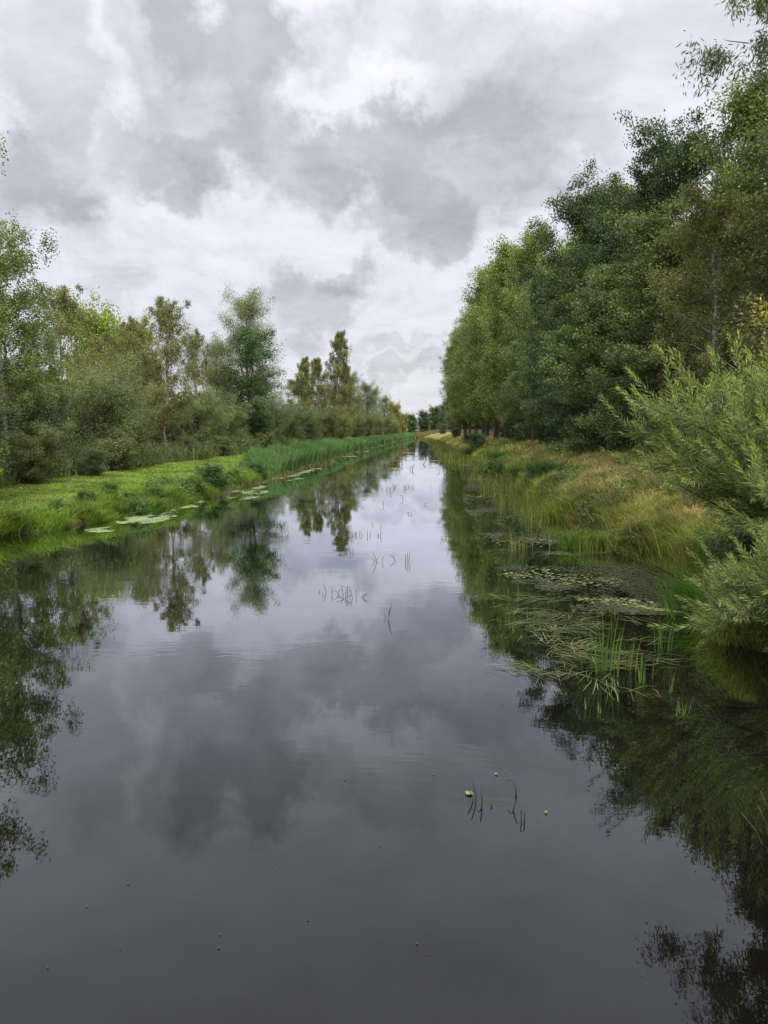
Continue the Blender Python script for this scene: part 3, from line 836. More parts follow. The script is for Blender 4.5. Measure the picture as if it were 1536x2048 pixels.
plant(P['shrB'], 'elder_bush', 8.5, 14.6, 5.2, (.28, .25, .05), 'yellow leaved bush at the frame edge above the osier', 'bush', rot=.7, wide=.95)

# ------------------------------------------------------------------ grasses and herbs
g = np.random.RandomState(77)


def scatter(n, xf, y0, y1, power=1.6):
    """points between two banks lines, denser near the camera; xf(u, y) gives x"""
    u = g.uniform(0, 1, n)
    k = 1 - power
    y = (y0 ** k + u * (y1 ** k - y0 ** k)) ** (1 / k)
    x = xf(g.uniform(0, 1, n), y)
    return x, y


def blades(name, x, y, h, w, lean, mat, color, label, cat=None, bend=.5, az=None, z=None, kind='stuff'):
    zz = ground_z(x, y) - .03 if z is None else np.broadcast_to(z, x.shape)
    p = np.stack([x, y, zz], 1)
    o = obj(name, blade_mesh(name, p, h, w, lean, mat, az=az, rng=g, bend=bend), color=color)
    tag(o, label, cat, kind=kind)
    return o


# lawn
def off_bare(x, y):
    return np.hypot(x - BARE[0], (y - BARE[1]) * .8) > .42 + .3 * g.rand(len(x))


x, y = scatter(150000, lambda u, y: x_left(y) - .25 - u * 7.2, 14, 120, 1.9)
k = off_bare(x, y); x, y = x[k], y[k]
blades('lawn_grass', x, y, (.03 + .055 * g.rand(len(x))) * (1 + y / 70), .012 + y * .0006, g.uniform(.2, .9, len(x)), M_GRASS, (.25, .365, .07), 'short bright green mown grass strip on the canal bank', 'grass')
x, y = scatter(4000, lambda u, y: x_left(y) - .6 - u * 6.0, 14, 70, 1.8)
k = (fbm(x + 50, y, .8) > .52) & off_bare(x, y)
x, y = x[k], y[k]
idx = np.repeat(np.arange(len(x)), 4)
c = np.stack([x[idx], y[idx], ground_z(x, y)[idx] + .03 + .06 * g.rand(len(idx))], 1) + g.randn(len(idx), 3) * np.array([.06, .06, .01])
a = unit(g.randn(len(idx), 3) * [1, 1, .25]); s_ = unit(np.cross(a, [0, 0, 1.0]) + g.randn(len(idx), 3) * .2)
o = obj('lawn_weed_leaves', leaf_mesh('lawn_weed_leaves', leaf_arrays(c, a, s_, .10 + y[idx] * .001, .05 + y[idx] * .0006), M_LEAF), color=(.15, .25, .055))
tag(o, 'flat broad leaved weeds in the mown grass strip', 'weeds', kind='stuff')
n = 5000
x, y = scatter(n, lambda u, y: x_left(y) - 7.4 + u ** 2 * 6.0, 14, 80, 1.8)
c = np.stack([x, y, ground_z(x, y) + .05 + .05 * g.rand(n)], 1)
a = unit(g.randn(n, 3) * [1, 1, .3]); s_ = unit(np.cross(a, [0, 0, 1.0]) + g.randn(n, 3) * .3)
o = obj('fallen_leaves', leaf_mesh('fallen_leaves', leaf_arrays(c, a, s_, .05 + y * .001, .035 + y * .0007), M_LEAF), color=(.26, .17, .07))
tag(o, 'brown fallen leaves scattered on the mown grass strip', 'leaves', kind='stuff')
# rough bank edge on the lawn side
x, y = scatter(80000, lambda u, y: x_left(y) + .15 - u ** 1.3 * 1.9, 14, 60, 1.9)
k = (fbm(x, y, .55) > .34) & off_bare(x, y)
x, y = x[k], y[k]
blades('bank_grass', x, y, (.12 + .55 * g.rand(len(x)) ** 1.5) * (.15 + 1.6 * vnoise(x, y, .9)), .018 + y * .0004, g.uniform(.3, 1.2, len(x)), M_GRASS, (.23, .33, .065), 'longer fresh grass hanging over the lawn bank edge', 'grass')
# broad leaved herbs on the bank edge
x, y = scatter(24000, lambda u, y: x_left(y) + .05 - u * 1.5, 14, 62, 1.8)
k = (vnoise(x + 7, y, .5) > .46) & off_bare(x, y)
x, y = x[k], y[k]
idx = np.repeat(np.arange(len(x)), 4)
hh = (.10 + .75 * vnoise(x + 7, y, .5)) * g.uniform(.5, 1.1, len(x))
c = np.stack([x[idx], y[idx], ground_z(x, y)[idx] + hh[idx] * g.uniform(.35, 1, len(idx))], 1) + g.randn(len(idx), 3) * np.array([.05, .05, .02])
a = unit(g.randn(len(idx), 3) * [1, 1, .4]); s_ = unit(np.cross(a, [0, 0, 1.0]) + g.randn(len(idx), 3) * .3)
o = obj('bank_herb_leaves', leaf_mesh('bank_herb_leaves', leaf_arrays(c, a, s_, .085 + y[idx] * .0012, .05 + y[idx] * .0008), M_LEAF), color=(.13, .225, .055))
tag(o, 'broad leaved green herbs along the lawn bank edge', 'herbs', kind='stuff')
# reed belt
x, y = scatter(60000, lambda u, y: x_left(y) + .5 - u * (1.9 + .3 * np.sin(y * .3)), 44, 285, 1.25)
h = (1.15 + .6 * g.rand(len(x))) * (.75 + .45 * vnoise(x, y, .35)) * np.clip((y - 42) / 6, .35, 1)
blades('reed_belt', x, y, h, .03 + y * .0007, g.uniform(.05, .4, len(x)), M_REED, (.14, .25, .085), 'dense belt of green reeds along the far lawn bank', 'reeds', z=np.maximum(ground_z(x, y), -.1))
# weeds in front of the trees, lawn side
n = 15000
x, y = scatter(n, lambda u, y: np.interp(y, [14, 150, 300], [-16.9, -16.6, -8.5]) - u * 2.6 + (fbm(y, 1.7, .4) - .5) * 1.6, 15, 250, 1.5)
hh = (.5 + 1.1 * g.rand(n)) * (.5 + vnoise(x, y, .5))
blades('weed_stems', x, y, hh, .02 + y * .0005, g.uniform(.1, .5, n), M_REED, (.17, .20, .07), 'tall weeds and grass along the foot of the lawn side bushes', 'weeds')
idx = np.repeat(np.arange(n), 5)
c = np.stack([x[idx], y[idx], ground_z(x, y)[idx] + hh[idx] * g.uniform(.15, 1, len(idx))], 1) + g.randn(len(idx), 3) * np.array([.1, .1, .03])
a = unit(g.randn(len(idx), 3) + [0, 0, -.1]); s = unit(np.cross(a, g.randn(len(idx), 3)))
o = obj('nettle_leaves', leaf_mesh('nettle_leaves', leaf_arrays(c, a, s, .075 + y[idx] * .0012, .04 + y[idx] * .0007), M_LEAF), color=(.12, .165, .075))
tag(o, 'dark green nettle leaves along the foot of the lawn side bushes', 'weeds', kind='stuff')
# meadow
x, y = scatter(230000, lambda u, y: x_right(y) + .1 + u ** 1.15 * np.interp(y, [0, 40, 90, 200], [8.5, 7.5, 5.5, 4.0]), 7.5, 200, 1.75)
dryf = .55 * fbm(x + 3, y * .6, .25) + .45 * fbm(x + 9, y, .9) + .10 * np.clip((x - x_right(y) - 1.5) / 4, 0, 1) - .10 * np.exp(-((x - x_right(y)) / 1.5) ** 2)
dry = dryf + g.randn(len(x)) * .07 > .485
hm = (.11 + .34 * g.rand(len(x)) ** 1.4) * (.55 + .9 * vnoise(x, y, .6)) * (.7 + .6 * vnoise(x + 40, y, 1.6))
w_ = .012 + y * .00055
blades('meadow_grass', x[~dry], y[~dry], hm[~dry], w_[~dry], g.uniform(.3, 1.1, (~dry).sum()), M_GRASS, (.31, .34, .10), 'olive green rough grass on the meadow bank', 'grass')
blades('dry_grass', x[dry], y[dry], hm[dry] * 1.15, w_[dry] * .9, g.uniform(.4, 1.2, dry.sum()), M_GRASS, (.58, .47, .24), 'straw coloured dry grass patches on the meadow bank', 'grass')
x, y = scatter(28000, lambda u, y: x_right(y) - .12 + u * .9, 9.3, 80, 1.8)
blades('overhanging_grass', x, y, (.18 + .4 * g.rand(len(x))) * (.5 + .9 * vnoise(x + 5, y, 1.2)), .012 + y * .0005, g.uniform(.3, 1.2, len(x)), M_GRASS, (.27, .30, .085), 'long grass drooping from the meadow bank to the water', 'grass')
# herbs among the meadow grass
x, y = scatter(15000, lambda u, y: x_right(y) + .05 + u ** 1.4 * 4.5, 8.5, 110, 1.7)
k = vnoise(x + 21, y, .75) > .56
x, y = x[k], y[k]
idx = np.repeat(np.arange(len(x)), 4)
hh = (.15 + .5 * vnoise(x + 21, y, .75)) * g.uniform(.5, 1.1, len(x))
c = np.stack([x[idx], y[idx], ground_z(x, y)[idx] + hh[idx] * g.uniform(.35, 1, len(idx))], 1) + g.randn(len(idx), 3) * np.array([.05, .05, .02])
a = unit(g.randn(len(idx), 3) * [1, 1, .5]); s_ = unit(np.cross(a, [0, 0, 1.0]) + g.randn(len(idx), 3) * .3)
o = obj('meadow_herb_leaves', leaf_mesh('meadow_herb_leaves', leaf_arrays(c, a, s_, .08 + y[idx] * .0012, .04 + y[idx] * .0008), M_LEAF), color=(.125, .19, .06))
tag(o, 'leafy green weeds among the rough grass of the meadow bank', 'herbs', kind='stuff')
# far meadow end
x = g.uniform(-16, 30, 22000); y = g.uniform(272, 400, 22000)
blades('far_reed_bed', x, y, g.uniform(.5, 1.3, len(x)), .3, g.uniform(.1, .5, len(x)), M_REED, (.25, .195, .09), 'brown reed bed where the canal disappears', 'reeds')
# sparse rushes standing in the water, meadow side
x, y = scatter(6500, lambda u, y: x_right(y) + .2 - u ** 1.3 * np.clip(1.2 + (y - 17) * .055, .6, 3.6), 16.5, 250, 1.35)
k = fbm(x, y, .5) + .25 * (y > 60) > .53
x, y = x[k], y[k]
blades('water_rushes', x, y, g.uniform(.2, .7, len(x)), .011 + y * .00055, g.uniform(.05, .5, len(x)), M_REED, (.17, .20, .045), 'thin yellow-green rushes standing in the shallows off the meadow bank', 'rushes', z=-.04)
# sparse sedge in the water, lawn side
x, y = scatter(3200, lambda u, y: x_left(y) + .1 + u ** 1.2 * np.clip((y - 24) * .06, .3, 1.7), 26, 110, 1.4)
k = fbm(x, y, .6) > .47
x, y = x[k], y[k]
blades('water_sedge', x, y, g.uniform(.12, .42, len(x)), .011 + y * .0005, g.uniform(.1, .6, len(x)), M_REED, (.19, .20, .07), 'reddish green sedge standing in the shallows off the lawn', 'sedge', z=-.03)


def tussock(name, x, y, n, h, spread, w, color, label, mat=M_GRASS, lean=(.4, 1.0), cat='plant', group=None, z=None, az=None, straight=False):
    """one rooted clump of blades"""
    z0 = float(ground_z(x, y)) if z is None else z
    r_ = np.abs(g.randn(n)) * spread; a_ = g.uniform(0, 6.283, n)
    p = np.stack([r_ * np.cos(a_), r_ * np.sin(a_), np.full(n, -.05)], 1)
    root = obj(name, None, loc=(x, y, z0)); root.empty_display_size = .2
    tag(root, label, cat, group)
    me = blade_mesh(name, p, h * g.uniform(.55, 1.1, n), w * g.uniform(.7, 1.2, n), g.uniform(*lean, n), mat, az=(a_ + g.randn(n) * .5) if az is None else az + g.randn(n) * .4, rng=g, bend=0 if straight else .5)
    obj('leaves', me, root, color=color)
    return root


# tussocks and herbs on the two bank edges
for (px, py, n, h, sp_, c, lab) in [
    (60, 1085, 500, .55, .30, (.15, .27, .03), 'bright green grass tussock at the water edge closest to the frame edge'),
    (150, 1075, 500, .5, .30, (.14, .24, .03), 'fresh grass tussock beside the bare patch on the lawn bank'),
    (250, 1045, 420, .75, .26, (.20, .29, .05), 'pale arching sedge tussock above the duckweed'),
    (320, 1020, 380, .7, .26, (.11, .21, .04), 'upright sedge tussock behind the largest duckweed mat'),
    (205, 1062, 300, .6, .2, (.24, .33, .04), 'small yellow-green sedge tussock at the water edge'),
    (545, 945, 400, .9, .4, (.14, .22, .045), 'tall grass clump where the reed belt begins')]:
    p = W(px, py, .1)
    tussock('sedge_tussock', p[0] - .3, p[1] + .2, n, h, sp_, .022, c, lab)
def edge_tussocks(name, label, group, ys, xf, cols, hs, protos):
    made = []
    for h_, n_, sp_ in protos:
        r_ = np.abs(g.randn(n_)) * sp_; a_ = g.uniform(0, 6.283, n_)
        p_ = np.stack([r_ * np.cos(a_), r_ * np.sin(a_), np.full(n_, -.05)], 1)
        made.append((h_, blade_mesh(name, p_, h_ * g.uniform(.45, 1.1, n_), .024 * g.uniform(.7, 1.2, n_), g.uniform(.35, 1.15, n_), M_GRASS, az=a_ + g.randn(n_) * .5, rng=g)))
    for y_ in ys:
        x_ = xf(y_)
        h_, me = made[g.randint(len(made))]
        root = obj(name, None, loc=(x_, y_, float(max(ground_z(x_, y_), .02)))); root.empty_display_size = .2
        k_ = g.uniform(*hs) / h_
        root.scale = (k_ * g.uniform(.9, 1.4), k_ * g.uniform(.9, 1.4), k_); root.rotation_euler = (0, 0, g.uniform(0, 6.28))
        tag(root, label, 'plant', group)
        obj('leaves', me, root, color=cols[g.randint(len(cols))])


edge_tussocks('edge_tussock', 'small grass tussock drooping over the lawn waterline', 'small tussocks along the lawn waterline', np.concatenate([np.linspace(15.5, 30, 26), np.linspace(31, 47, 16)]) + g.randn(42) * .2,
              lambda y_: float(x_left(y_)) - g.uniform(.0, .75), [(.19, .31, .05), (.25, .35, .06), (.12, .22, .045), (.28, .33, .09), (.15, .25, .05)], (.3, .62), [(.6, 160, .14), (.6, 200, .2), (.6, 120, .1)])
edge_tussocks('edge_tussock', 'small grass tussock drooping over the meadow waterline', 'small tussocks along the meadow waterline', np.concatenate([np.linspace(12.5, 24, 16), np.linspace(25, 48, 16)]) + g.randn(32) * .2,
              lambda y_: float(x_right(y_)) + g.uniform(.0, .9), [(.20, .26, .06), (.34, .31, .12), (.15, .24, .06), (.40, .32, .15), (.24, .27, .07)], (.3, .6), [(.6, 160, .14), (.6, 200, .2), (.6, 120, .1)])
for y_ in np.concatenate([np.linspace(17.5, 30, 9), np.linspace(32, 45, 6)]):
    y_ = float(y_ + g.randn() * .4); x_ = float(x_left(y_)) - g.uniform(.3, 1.3)
    plant(P['bram'], 'herb_clump', x_, y_, g.uniform(.45, .8), [(.065, .13, .03), (.09, .17, .035), (.11, .19, .04)][g.randint(3)], 'small leafy herb on the lawn bank edge', 'plant', 'small herbs on the lawn bank edge', wide=1.35)
for (px, py, H, c, lab) in [(435, 975, 1.5, (.06, .12, .03), 'largest dark green herb clump at the lawn bank edge'), (395, 985, 1.0, (.09, .16, .035), 'lighter herb clump beside the largest dark one'),
                            (525, 950, 1.3, (.06, .125, .03), 'dark herb clump next to the reed belt'), (475, 962, 1.0, (.12, .21, .035), 'bright green herb clump between two dark ones'),
                            (230, 1010, .8, (.08, .16, .035), 'nettle patch behind the pale sedge tussock'), (290, 1015, .85, (.075, .15, .035), 'leafy nettle patch above the large duckweed mat')]:
    p = W(px, py, .3)
    plant(P['bram'], 'herb_clump', p[0] - .3, p[1] + .2, H, c, lab, 'plant', 'herbs on the lawn bank edge', wide=1.15)
for (px, py, n, h, sp_, c, lab) in [
    (1090, 985, 650, 1.1, .45, (.085, .15, .06), 'tall blue-green sedge clump on the meadow bank edge'),
    (1040, 965, 400, .9, .4, (.12, .16, .05), 'grey-green sedge clump behind the tall one'),
    (1110, 1030, 380, .7, .35, (.24, .29, .035), 'yellow-green iris clump at the water edge'),
    (1155, 1040, 260, .6, .3, (.20, .26, .04), 'smaller iris clump by the first tussock'),
    (1280, 1095, 420, .55, .26, (.40, .33, .15), 'straw brown tussock overhanging the cove'),
    (1330, 1120, 420, .5, .28, (.20, .24, .06), 'olive tussock between the two straw ones'),
    (1390, 1140, 420, .6, .24, (.40, .32, .15), 'rusty straw tussock at the mouth of the cove'),
    (1200, 1085, 400, .6, .32, (.15, .24, .05), 'green rush stand at the back of the cove'),
    (1140, 1085, 300, .6, .3, (.15, .23, .05), 'green rush stand beside the cove'),
    (1245, 1075, 300, .6, .3, (.26, .24, .08), 'pale grass tussock on the low bank'),
    (1415, 1215, 900, .85, .34, (.13, .27, .045), 'vivid green grass tussock below the osier bush'),
    (1465, 1170, 900, .9, .4, (.15, .29, .05), 'second vivid green tussock under the osier bush'),
    (945, 915, 420, 1.0, .6, (.07, .12, .05), 'dark rounded rush clump on the far meadow bank'),
    (1000, 935, 420, 1.1, .7, (.11, .19, .045), 'green rush clump on the middle meadow bank')]:
    p = W(px, py, .12)
    tussock('grass_tussock', p[0] + .1, p[1], n, h, sp_, .014 + p[1] * .0005, c, lab, z=max(.02, float(ground_z(p[0] + .1, p[1]))))
for (px, py, H, c, lab) in [(955, 905, 2.3, (.055, .09, .04), 'dark round shrub on the far meadow bank slope'), (935, 893, 1.8, (.07, .09, .05), 'smaller dark shrub farther along the meadow bank slope'),
                            (985, 935, 1.8, (.07, .12, .035), 'green shrub on the meadow bank slope closest to the rushes'), (912, 882, 2.2, (.12, .10, .075), 'brownish shrub on the slope below the straw field')]:
    p = W(px, py, .6)
    plant(P['bram'], 'bank_shrub', p[0], p[1], H, c, lab, 'bush', wide=1.1)

# ------------------------------------------------------------------ things in and on the water
def discs(name, cx, cy, rx, ry, n, r, color, label, z=.006, mat=M_FLOAT, rot=0.0, k=6):
    """small floating leaves in one mat"""
    rr = np.sqrt(g.rand(n * 3)); th = g.uniform(0, 6.283, n * 3)
    ux, uy = rr * np.cos(th), rr * np.sin(th)
    x0 = ux * rx * math.cos(rot) - uy * ry * math.sin(rot) + cx; y0 = ux * rx * math.sin(rot) + uy * ry * math.cos(rot) + cy
    keep = fbm(x0 * 1.0, y0 * .6, 1.6) + .30 * (1 - rr) + g.randn(len(rr)) * .05 > .60
    x0, y0 = x0[keep][:n], y0[keep][:n]
    m_ = len(x0)
    rad = r * g.uniform(.5, 1.25, m_)
    el_ = g.uniform(.6, 1, m_); a0 = g.uniform(0, 6.28, m_)
    ang = np.arange(k) * 2 * np.pi / k
    lx = np.cos(ang)[None] * rad[:, None]; ly = np.sin(ang)[None] * (rad * el_)[:, None]
    X = x0[:, None] + lx * np.cos(a0)[:, None] - ly * np.sin(a0)[:, None]
    Y = y0[:, None] + lx * np.sin(a0)[:, None] + ly * np.cos(a0)[:, None]
    tx = g.randn(m_, 1) * .05; ty = g.randn(m_, 1) * .05
    Z = z + g.rand(m_, 1) * .004 + np.maximum(0, (X - x0[:, None]) * tx + (Y - y0[:, None]) * ty)
    v = np.stack([X, Y, Z], -1).reshape(-1, 3)
    return v, m_, k


def float_object(name, mats_, color, label, mat=M_FLOAT):
    V = np.concatenate([v for v, _, _ in mats_]); n = sum(m for _, m, _ in mats_); k = mats_[0][2]
    o = obj(name, build_mesh(name, V, np.arange(n * k), np.arange(n) * k, mat), color=color)
    tag(o, label, 'water plants', kind='stuff')
    return o


def ragged(x0, y0, keep, r):
    """floating leaves at given points"""
    x0, y0 = x0[keep], y0[keep]
    m_ = len(x0); k_ = 6
    rad = (r[keep] if np.ndim(r) else r) * g.uniform(.5, 1.25, m_)
    ang = np.arange(k_) * 2 * np.pi / k_
    a0 = g.uniform(0, 6.28, m_)[:, None]; el_ = g.uniform(.6, 1, m_)[:, None]
    lx = np.cos(ang)[None] * rad[:, None]; ly = np.sin(ang)[None] * rad[:, None] * el_
    X = x0[:, None] + lx * np.cos(a0) - ly * np.sin(a0); Y = y0[:, None] + lx * np.sin(a0) + ly * np.cos(a0)
    Z = .006 + g.rand(m_, 1) * .004 + 0 * X
    return np.stack([X, Y, Z], -1).reshape(-1, 3), m_, k_


mats_ = []
for (px, py, rx, ry, n) in [(300, 1036, .9, 1.7, 6000), (205, 1060, .5, .6, 900), (365, 1008, .8, 1.5, 1500)]:
    p = W(px, py)
    mats_.append(discs('d', p[0], p[1], rx, ry, n, .02 + p[1] * .0009, None, None))
x, y = scatter(60000, lambda u, y: x_left(y) + u * np.interp(y, [24, 32, 50, 110, 250], [.7, 2.4, 2.6, 2.2, 1.5]), 24, 250, 1.35)
u_ = (x - x_left(y)) / np.interp(y, [24, 32, 50, 110, 250], [.7, 2.4, 2.6, 2.2, 1.5])
keep = (fbm(x * 1.3, y * .35, 1.0) * .75 + vnoise(x * 2, y * 1.1 + 30, 1.0) * .35 - .10 * u_ + g.randn(len(x)) * .05 > .665)
mats_.append(ragged(x, y, keep, .018 + y * .0011))
float_object('duckweed', mats_, (.24, .32, .14), 'pale green duckweed mats floating off the lawn bank')
mats_ = []
x, y = scatter(70000, lambda u, y: x_right(y) - u * np.interp(y, [10, 12.5, 15, 18, 20, 30, 60], [1.2, 3.0, 4.0, 2.2, 3.2, 3.0, 2.2]), 11.5, 60, 1.5)
band = np.interp(y, [11.5, 12.4, 13.2, 15.6, 16.4, 18.2, 18.9, 20.6, 21.4, 24, 25, 27, 28, 31, 33, 60], [0, .08, .16, .16, -.2, -.2, .05, .05, -.2, -.15, .06, .06, -.2, .04, -.02, -.02])
keep = fbm(x * .8, y * .45, 1.5) * .7 + vnoise(x * 2.5, y * 2.0, 1.3) * .3 + band + g.randn(len(x)) * .08 > .595
mats_.append(ragged(x, y, keep, .016 + y * .0006))
float_object('floating_pondweed', mats_, (.06, .068, .03), 'dark mottled floating pondweed in the cove off the meadow bank')
mats_ = []
for (px, py, rx, ry, n, ro) in [(1270, 1207, 1.0, .35, 150, -.15), (1200, 1160, 1.2, .6, 120, 0), (1080, 1150, .9, .6, 90, 0), (1340, 1222, .45, .12, 120, -.4), (1060, 1085, 1.0, .8, 90, 0), (980, 992, 1.1, 1.2, 80, 0), (960, 960, .8, 1, 160, 0), (930, 930, .8, 2, 160, 0), (905, 905, .8, 4, 160, 0)]:
    p = W(px, py)
    mats_.append(discs('d', p[0], p[1], rx, ry, n, .026 + p[1] * .0006, None, None, z=.012, rot=ro))
float_object('floating_leaves', mats_, (.22, .24, .10), 'pale yellowish floating leaves edging the pondweed')


def litter(name, spots, color, label, mat=M_FLOAT):
    """long limp reed leaves lying on the water"""
    V = []
    for (px, py, rx, ry, n, L, az0) in spots:
        p = W(px, py); n = int(n * .7)
        nf = max(1, n // 9)
        fan = g.randint(0, nf, n)
        fr2 = np.sqrt(g.rand(nf)); fth = g.uniform(0, 6.283, nf)
        fx = p[0] + fr2 * np.cos(fth) * rx * 1.1; fy = p[1] + fr2 * np.sin(fth) * ry * 1.7
        fz = az0 + g.randn(nf) * .5 + (g.rand(nf) < .15) * 1.2
        x0 = fx[fan] + g.randn(n) * .16; y0 = fy[fan] + g.randn(n) * .1
        az = fz[fan] + g.randn(n) * .32
        l_ = L * g.uniform(.4, 1.2, n); w_ = .0034 * g.uniform(.6, 1.5, n)
        bend = g.randn(n) * .12
        rows = []
        for f in (0, .33, .66, 1):
            a_ = az + bend * f
            cx_ = x0 + np.cos(a_) * l_ * (f - .5); cy_ = y0 + np.sin(a_) * l_ * (f - .5)
            wz = w_ * (1.0 if f in (.33, .66) else .35)
            zz = .008 + g.rand(n) * .016 + (np.abs(f - .5) < .4) * g.rand(n) * .03
            rows.append((np.stack([cx_ - np.sin(a_) * wz, cy_ + np.cos(a_) * wz, zz], 1), np.stack([cx_ + np.sin(a_) * wz, cy_ - np.cos(a_) * wz, zz], 1)))
        V.append(np.stack([s_ for r2 in rows for s_ in r2], 1))
    V = np.concatenate(V); n = len(V)
    base = (np.arange(n) * 8)[:, None]
    loops = (base + np.array([[0, 1, 3, 2, 2, 3, 5, 4, 4, 5, 7, 6]])).ravel()
    o = obj(name, build_mesh(name, V.reshape(-1, 3), loops, np.arange(n * 3) * 4, mat), color=color)
    tag(o, label, 'reed litter', kind='stuff')


litter('reed_litter', [(1080, 1215, .75, .45, 120, .5, .1), (1060, 1175, .8, .35, 90, .5, -.1), (1150, 1250, .9, .4, 130, .5, .0), (1090, 1255, .7, .3, 80, .5, .2), (1100, 1335, .42, .22, 75, .55, -.35), (1190, 1320, .6, .35, 90, .5, -.2),
                       (1240, 1290, .6, .3, 60, .5, -.1), (1280, 1320, .5, .15, 60, .45, -.1), (1170, 1370, .6, .2, 50, .5, .3), (1130, 1280, .6, .3, 60, .5, .1), (1010, 1190, .5, .4, 40, .5, 0), (1250, 1230, .8, .3, 36, .35, .2),
                       (1060, 1105, .9, .3, 60, .5, 0), (1180, 1108, 1.6, .15, 110, .6, -.05), (1000, 1040, 1.0, .5, 60, .5, 0), (960, 1000, .9, .7, 40, .5, 0), (990, 1080, .6, .25, 30, .4, 0)],
       (.16, .18, .07), 'limp straw and green reed leaves floating in a tangle off the meadow bank')

ri = 0
for (px, py, n, hp, c, lab) in [
    (1205, 1342, 26, 130, (.10, .19, .035), 'tallest upright reed clump amid the floating reed leaves'),
    (1255, 1340, 9, 85, (.11, .18, .035), 'narrow reed clump beside the tallest clump'),
    (1285, 1365, 9, 70, (.11, .20, .035), 'slanting reed clump closest to the dark open water'),
    (1325, 1302, 14, 85, (.10, .20, .04), 'upright reed clump standing apart toward the osier bush'),
    (1338, 1385, 5, 60, (.10, .18, .04), 'few short reeds in dark water beside the slanting clump'),
    (1362, 1425, 8, 55, (.12, .18, .05), 'small reed tuft with a dead leaf, closest to the osier twigs'),
    (1196, 1425, 5, 42, (.16, .21, .05), 'tiny yellow-green reed tuft below the floating tangle'),
    (1072, 1250, 14, 50, (.12, .17, .04), 'short reed clump in the middle of the floating tangle'),
    (1040, 1200, 9, 45, (.14, .19, .04), 'short reed clump at the far edge of the floating tangle'),
    (1030, 1265, 6, 32, (.13, .18, .04), 'low reed tuft at the outer edge of the tangle'),
    (1116, 1272, 6, 36, (.13, .18, .04), 'low reed tuft inside the floating tangle'),
    (1222, 1230, 9, 48, (.13, .17, .04), 'reed clump between the tangle and the pondweed'),
    (1280, 1176, 8, 40, (.17, .2, .04), 'yellowish reed tuft standing in the pondweed'),
    (1030, 1098, 22, 48, (.22, .24, .06), 'spreading pale reed clump on the second pondweed mat'),
    (1048, 1095, 10, 34, (.2, .21, .06), 'small reed clump beside the spreading pale one'),
    (1000, 1025, 10, 36, (.2, .22, .05), 'sparse reed clump on the third pondweed mat'),
    (1090, 1030, 10, 40, (.2, .22, .05), 'sparse reed clump off the iris clump')]:
    p = W(px, py)
    h = hp / F_PX * p[1]
    tussock('reed_clump', p[0], p[1], n, h, .05 + .0045 * n, .016, c, lab, mat=M_REED, lean=(.02, .22), z=-.02, straight=True, group='reed clumps in the water')

def stem_cluster(name, spots, label, group='broken stems in open water', rad=.0055, extra=None, bent=.35):
    """spots: (px, py, height px, lean dx px, bent?) broken stems of one rooted plant"""
    p0 = W(spots[0][0], spots[0][1])
    root = obj(name, None, loc=tuple(p0)); root.empty_display_size = .1
    tag(root, label, 'water plant', group)
    for (px, py, hp, dx, be) in spots:
        p = W(px, py) - p0
        s_ = p0[1] / F_PX
        top = p + np.array([dx * s_, g.uniform(-.3, .3) * abs(dx) * s_, hp * s_])
        pts = [p - np.array([0, 0, .08]), p * .5 + top * .5 + g.randn(3) * .002, top]
        rr = [rad, rad, rad * .8]
        if be:
            pts.append(top + np.array([be * s_, g.uniform(-.5, .5) * abs(be) * s_, -abs(be) * s_ * .55])); rr.append(rad * .6)
        r_ = max(rad * (1.25 if p0[1] < 7 else .8), p0[1] * .00030)
        obj('stem', tube_mesh('stem', [(np.array(pts), np.array(rr) / rad * r_)], M_STEM, 5), root, color=(1.0, 1.25, .7) if p0[1] < 7 else (1, 1.05, .8))
    return root


stem_cluster('broken_reed', [(965, 1613, 36, -4, 0), (951, 1602, 30, -16, 0), (968, 1615, 10, -12, 0), (955, 1600, 45, -12, 0)], 'broken stems holding one round green leaf, closest to the camera', rad=.004)
stem_cluster('broken_reed', [(1024, 1622, 30, 12, 0), (1036, 1592, 40, -12, -10), (1030, 1592, 14, 4, 0)], 'bent dark stem with dead lump beside the round leaf stems', rad=.004)
stem_cluster('broken_reed', [(1044, 1642, 24, -3, 10), (1048, 1640, 22, 1, 0)], 'folded stem pair below the bent dark stem', rad=.004)
stem_cluster('broken_reed', [(983, 1612, 8, 2, 0), (984, 1614, 7, -3, 0)], 'tiny stem stub between the two stem groups', rad=.003)
stem_cluster('broken_reed', [(776, 1240, 26, 4, 0), (775, 1238, 32, 9, 0), (772, 1236, 10, -4, 0)], 'lone slender reed pair in open water', rad=.005)
stem_cluster('broken_reed', [(690, 1195, 18, 3, 0), (695, 1192, 22, 0, 0), (700, 1190, 18, 0, -6), (680, 1190, 10, -10, -8), (712, 1192, 14, 0, 0), (718, 1195, 8, 16, 0), (706, 1196, 16, -4, -10), (664, 1188, 16, 0, 0), (672, 1187, 10, 12, 0), (684, 1198, 9, 20, 0), (722, 1197, 8, 12, 0), (698, 1198, 5, -25, 0), (688, 1189, 20, -6, 10)], 'dense thicket of broken dark stems in mid canal', rad=.006)
stem_cluster('broken_reed', [(654, 1186, 18, -8, 0), (646, 1190, 6, 0, 0), (638, 1185, 5, 1, 0)], 'curved stem beside the dense thicket', rad=.006)
stem_cluster('broken_reed', [(755, 1125, 22, -10, 0), (752, 1124, 8, -9, 0), (748, 1122, 6, 10, 0), (763, 1124, 12, 4, 0)], 'arrow shaped broken reed in mid canal', rad=.007)
stem_cluster('broken_reed', [(795, 1122, 12, -16, 0)], 'single leaning reed that forms an arrow with its reflection', rad=.007)
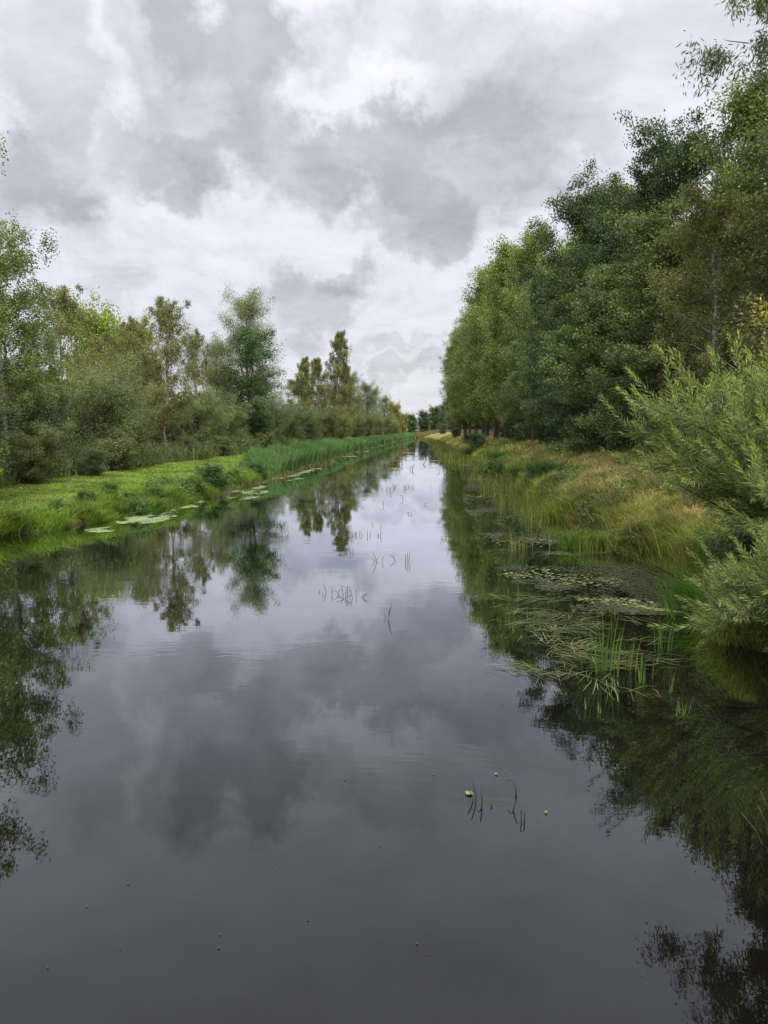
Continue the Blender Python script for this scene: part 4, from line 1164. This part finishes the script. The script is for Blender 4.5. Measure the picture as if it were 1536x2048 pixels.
stem_cluster('broken_reed', [(811, 1125, 16, 0, 0), (814, 1125, 20, 1, 0), (817, 1124, 20, 3, 0)], 'three upright reeds closest to the bright open water', rad=.007)
stem_cluster('broken_reed', [(702, 1108, 10, -3, 0), (706, 1107, 8, 0, 0), (680, 1107, 8, 1, 0), (688, 1107, 4, 9, 0)], 'small stems near the tip of the mirrored birch', rad=.007)
stem_cluster('broken_reed', [(735, 1072, 10, 0, 0), (740, 1071, 7, 1, 0), (757, 1072, 6, 0, 0), (760, 1073, 12, 3, 0), (752, 1073, 4, 6, 0), (714, 1072, 8, -4, 4), (709, 1070, 6, 5, 0), (725, 1072, 6, -2, 0), (695, 1070, 6, 2, 0), (718, 1070, 9, 3, -5), (702, 1072, 4, 8, 0)], 'long line of small stems across mid canal', rad=.008)
for j, (px, py) in enumerate([q_ for i_, q_ in enumerate([(776, 982), (792, 978), (808, 977), (822, 975), (780, 1000), (805, 1000), (790, 976), (848, 1012), (850, 1010), (820, 1028), (735, 1032), (745, 1050), (760, 1052), (722, 1044), (790, 945), (805, 930), (830, 925), (815, 918), (826, 912), (838, 917), (845, 910), (822, 905), (870, 945), (878, 943), (884, 944), (866, 944), (850, 930), (832, 900), (840, 905), (855, 915), (819, 940), (771, 990), (783, 984), (768, 1012), (758, 1008)]) if i_ % 3 != 1]):
    sp2 = [(px + g.randint(-5, 6), py + g.randint(-1, 2), g.randint(4, 11) * (1 if py > 960 else 1.2), g.randint(-4, 5), g.choice([0, 0, 4, -4])) for _ in range(g.randint(1, 4))]
    stem_cluster('broken_reed', sp2, 'tiny dark stems dotting the bright water down the canal', 'tiny stems far down the canal', rad=.008)
# green stems at the frame edge
stem_cluster('marsh_stem', [(1536, 1690, 62, -52, 0), (1545, 1680, 78, -36, 0), (1550, 1650, 75, -34, 0)], 'bright green bent stems at the frame edge in dark water', None, rad=.0045)
# floating single leaves near the camera
for (px, py, r_, c, lab, nm) in [(938, 1588, .034, (.17, .26, .07), 'round pale green floating leaf beside the broken stems', 'water_leaf'), (1092, 1626, .013, (.38, .25, .04), 'small yellow leaf floating near the folded stems', 'fallen_leaf'),
                                 (993, 1549, .016, (.14, .18, .06), 'tiny green floating leaf beyond the broken stems', 'water_leaf')]:
    p = W(px, py)
    th = np.linspace(.25, 6.03, 14)
    ring = np.stack([np.cos(th) * r_, np.sin(th) * r_ * .9, .004 * np.sin(th * 3)], 1)
    v = np.vstack([[[.25 * r_, 0, .002]], ring])
    tri = np.stack([np.zeros(13, int), np.arange(1, 14), np.arange(2, 15)], 1)
    o = obj(nm, build_mesh(nm, v, tri.ravel(), np.arange(13) * 3, M_FLOAT), loc=(p[0], p[1], .012), color=c)
    o.rotation_euler = (.1, -.1, g.uniform(0, 6))
    tag(o, lab, 'leaf')

# specks drifting on the open water
n = 34
px_ = np.concatenate([[440, 437, 247, 617, 680, 690, 1075, 870, 866, 1010], g.uniform(60, 1250, n - 10)]); py_ = np.concatenate([[1870, 1897, 1555, 1662, 1335, 1560, 1640, 1535, 1550, 1545], g.uniform(1180, 1950, n - 10)])
pts = np.array([W(a_, b_) for a_, b_ in zip(px_, py_)])
mats_ = [ragged(pts[:, 0], pts[:, 1], np.ones(n, bool), .004 + .0007 * pts[:, 1])]
float_object('drifting_debris', mats_, (.07, .06, .04), 'dark specks of leaf debris drifting on the open water')
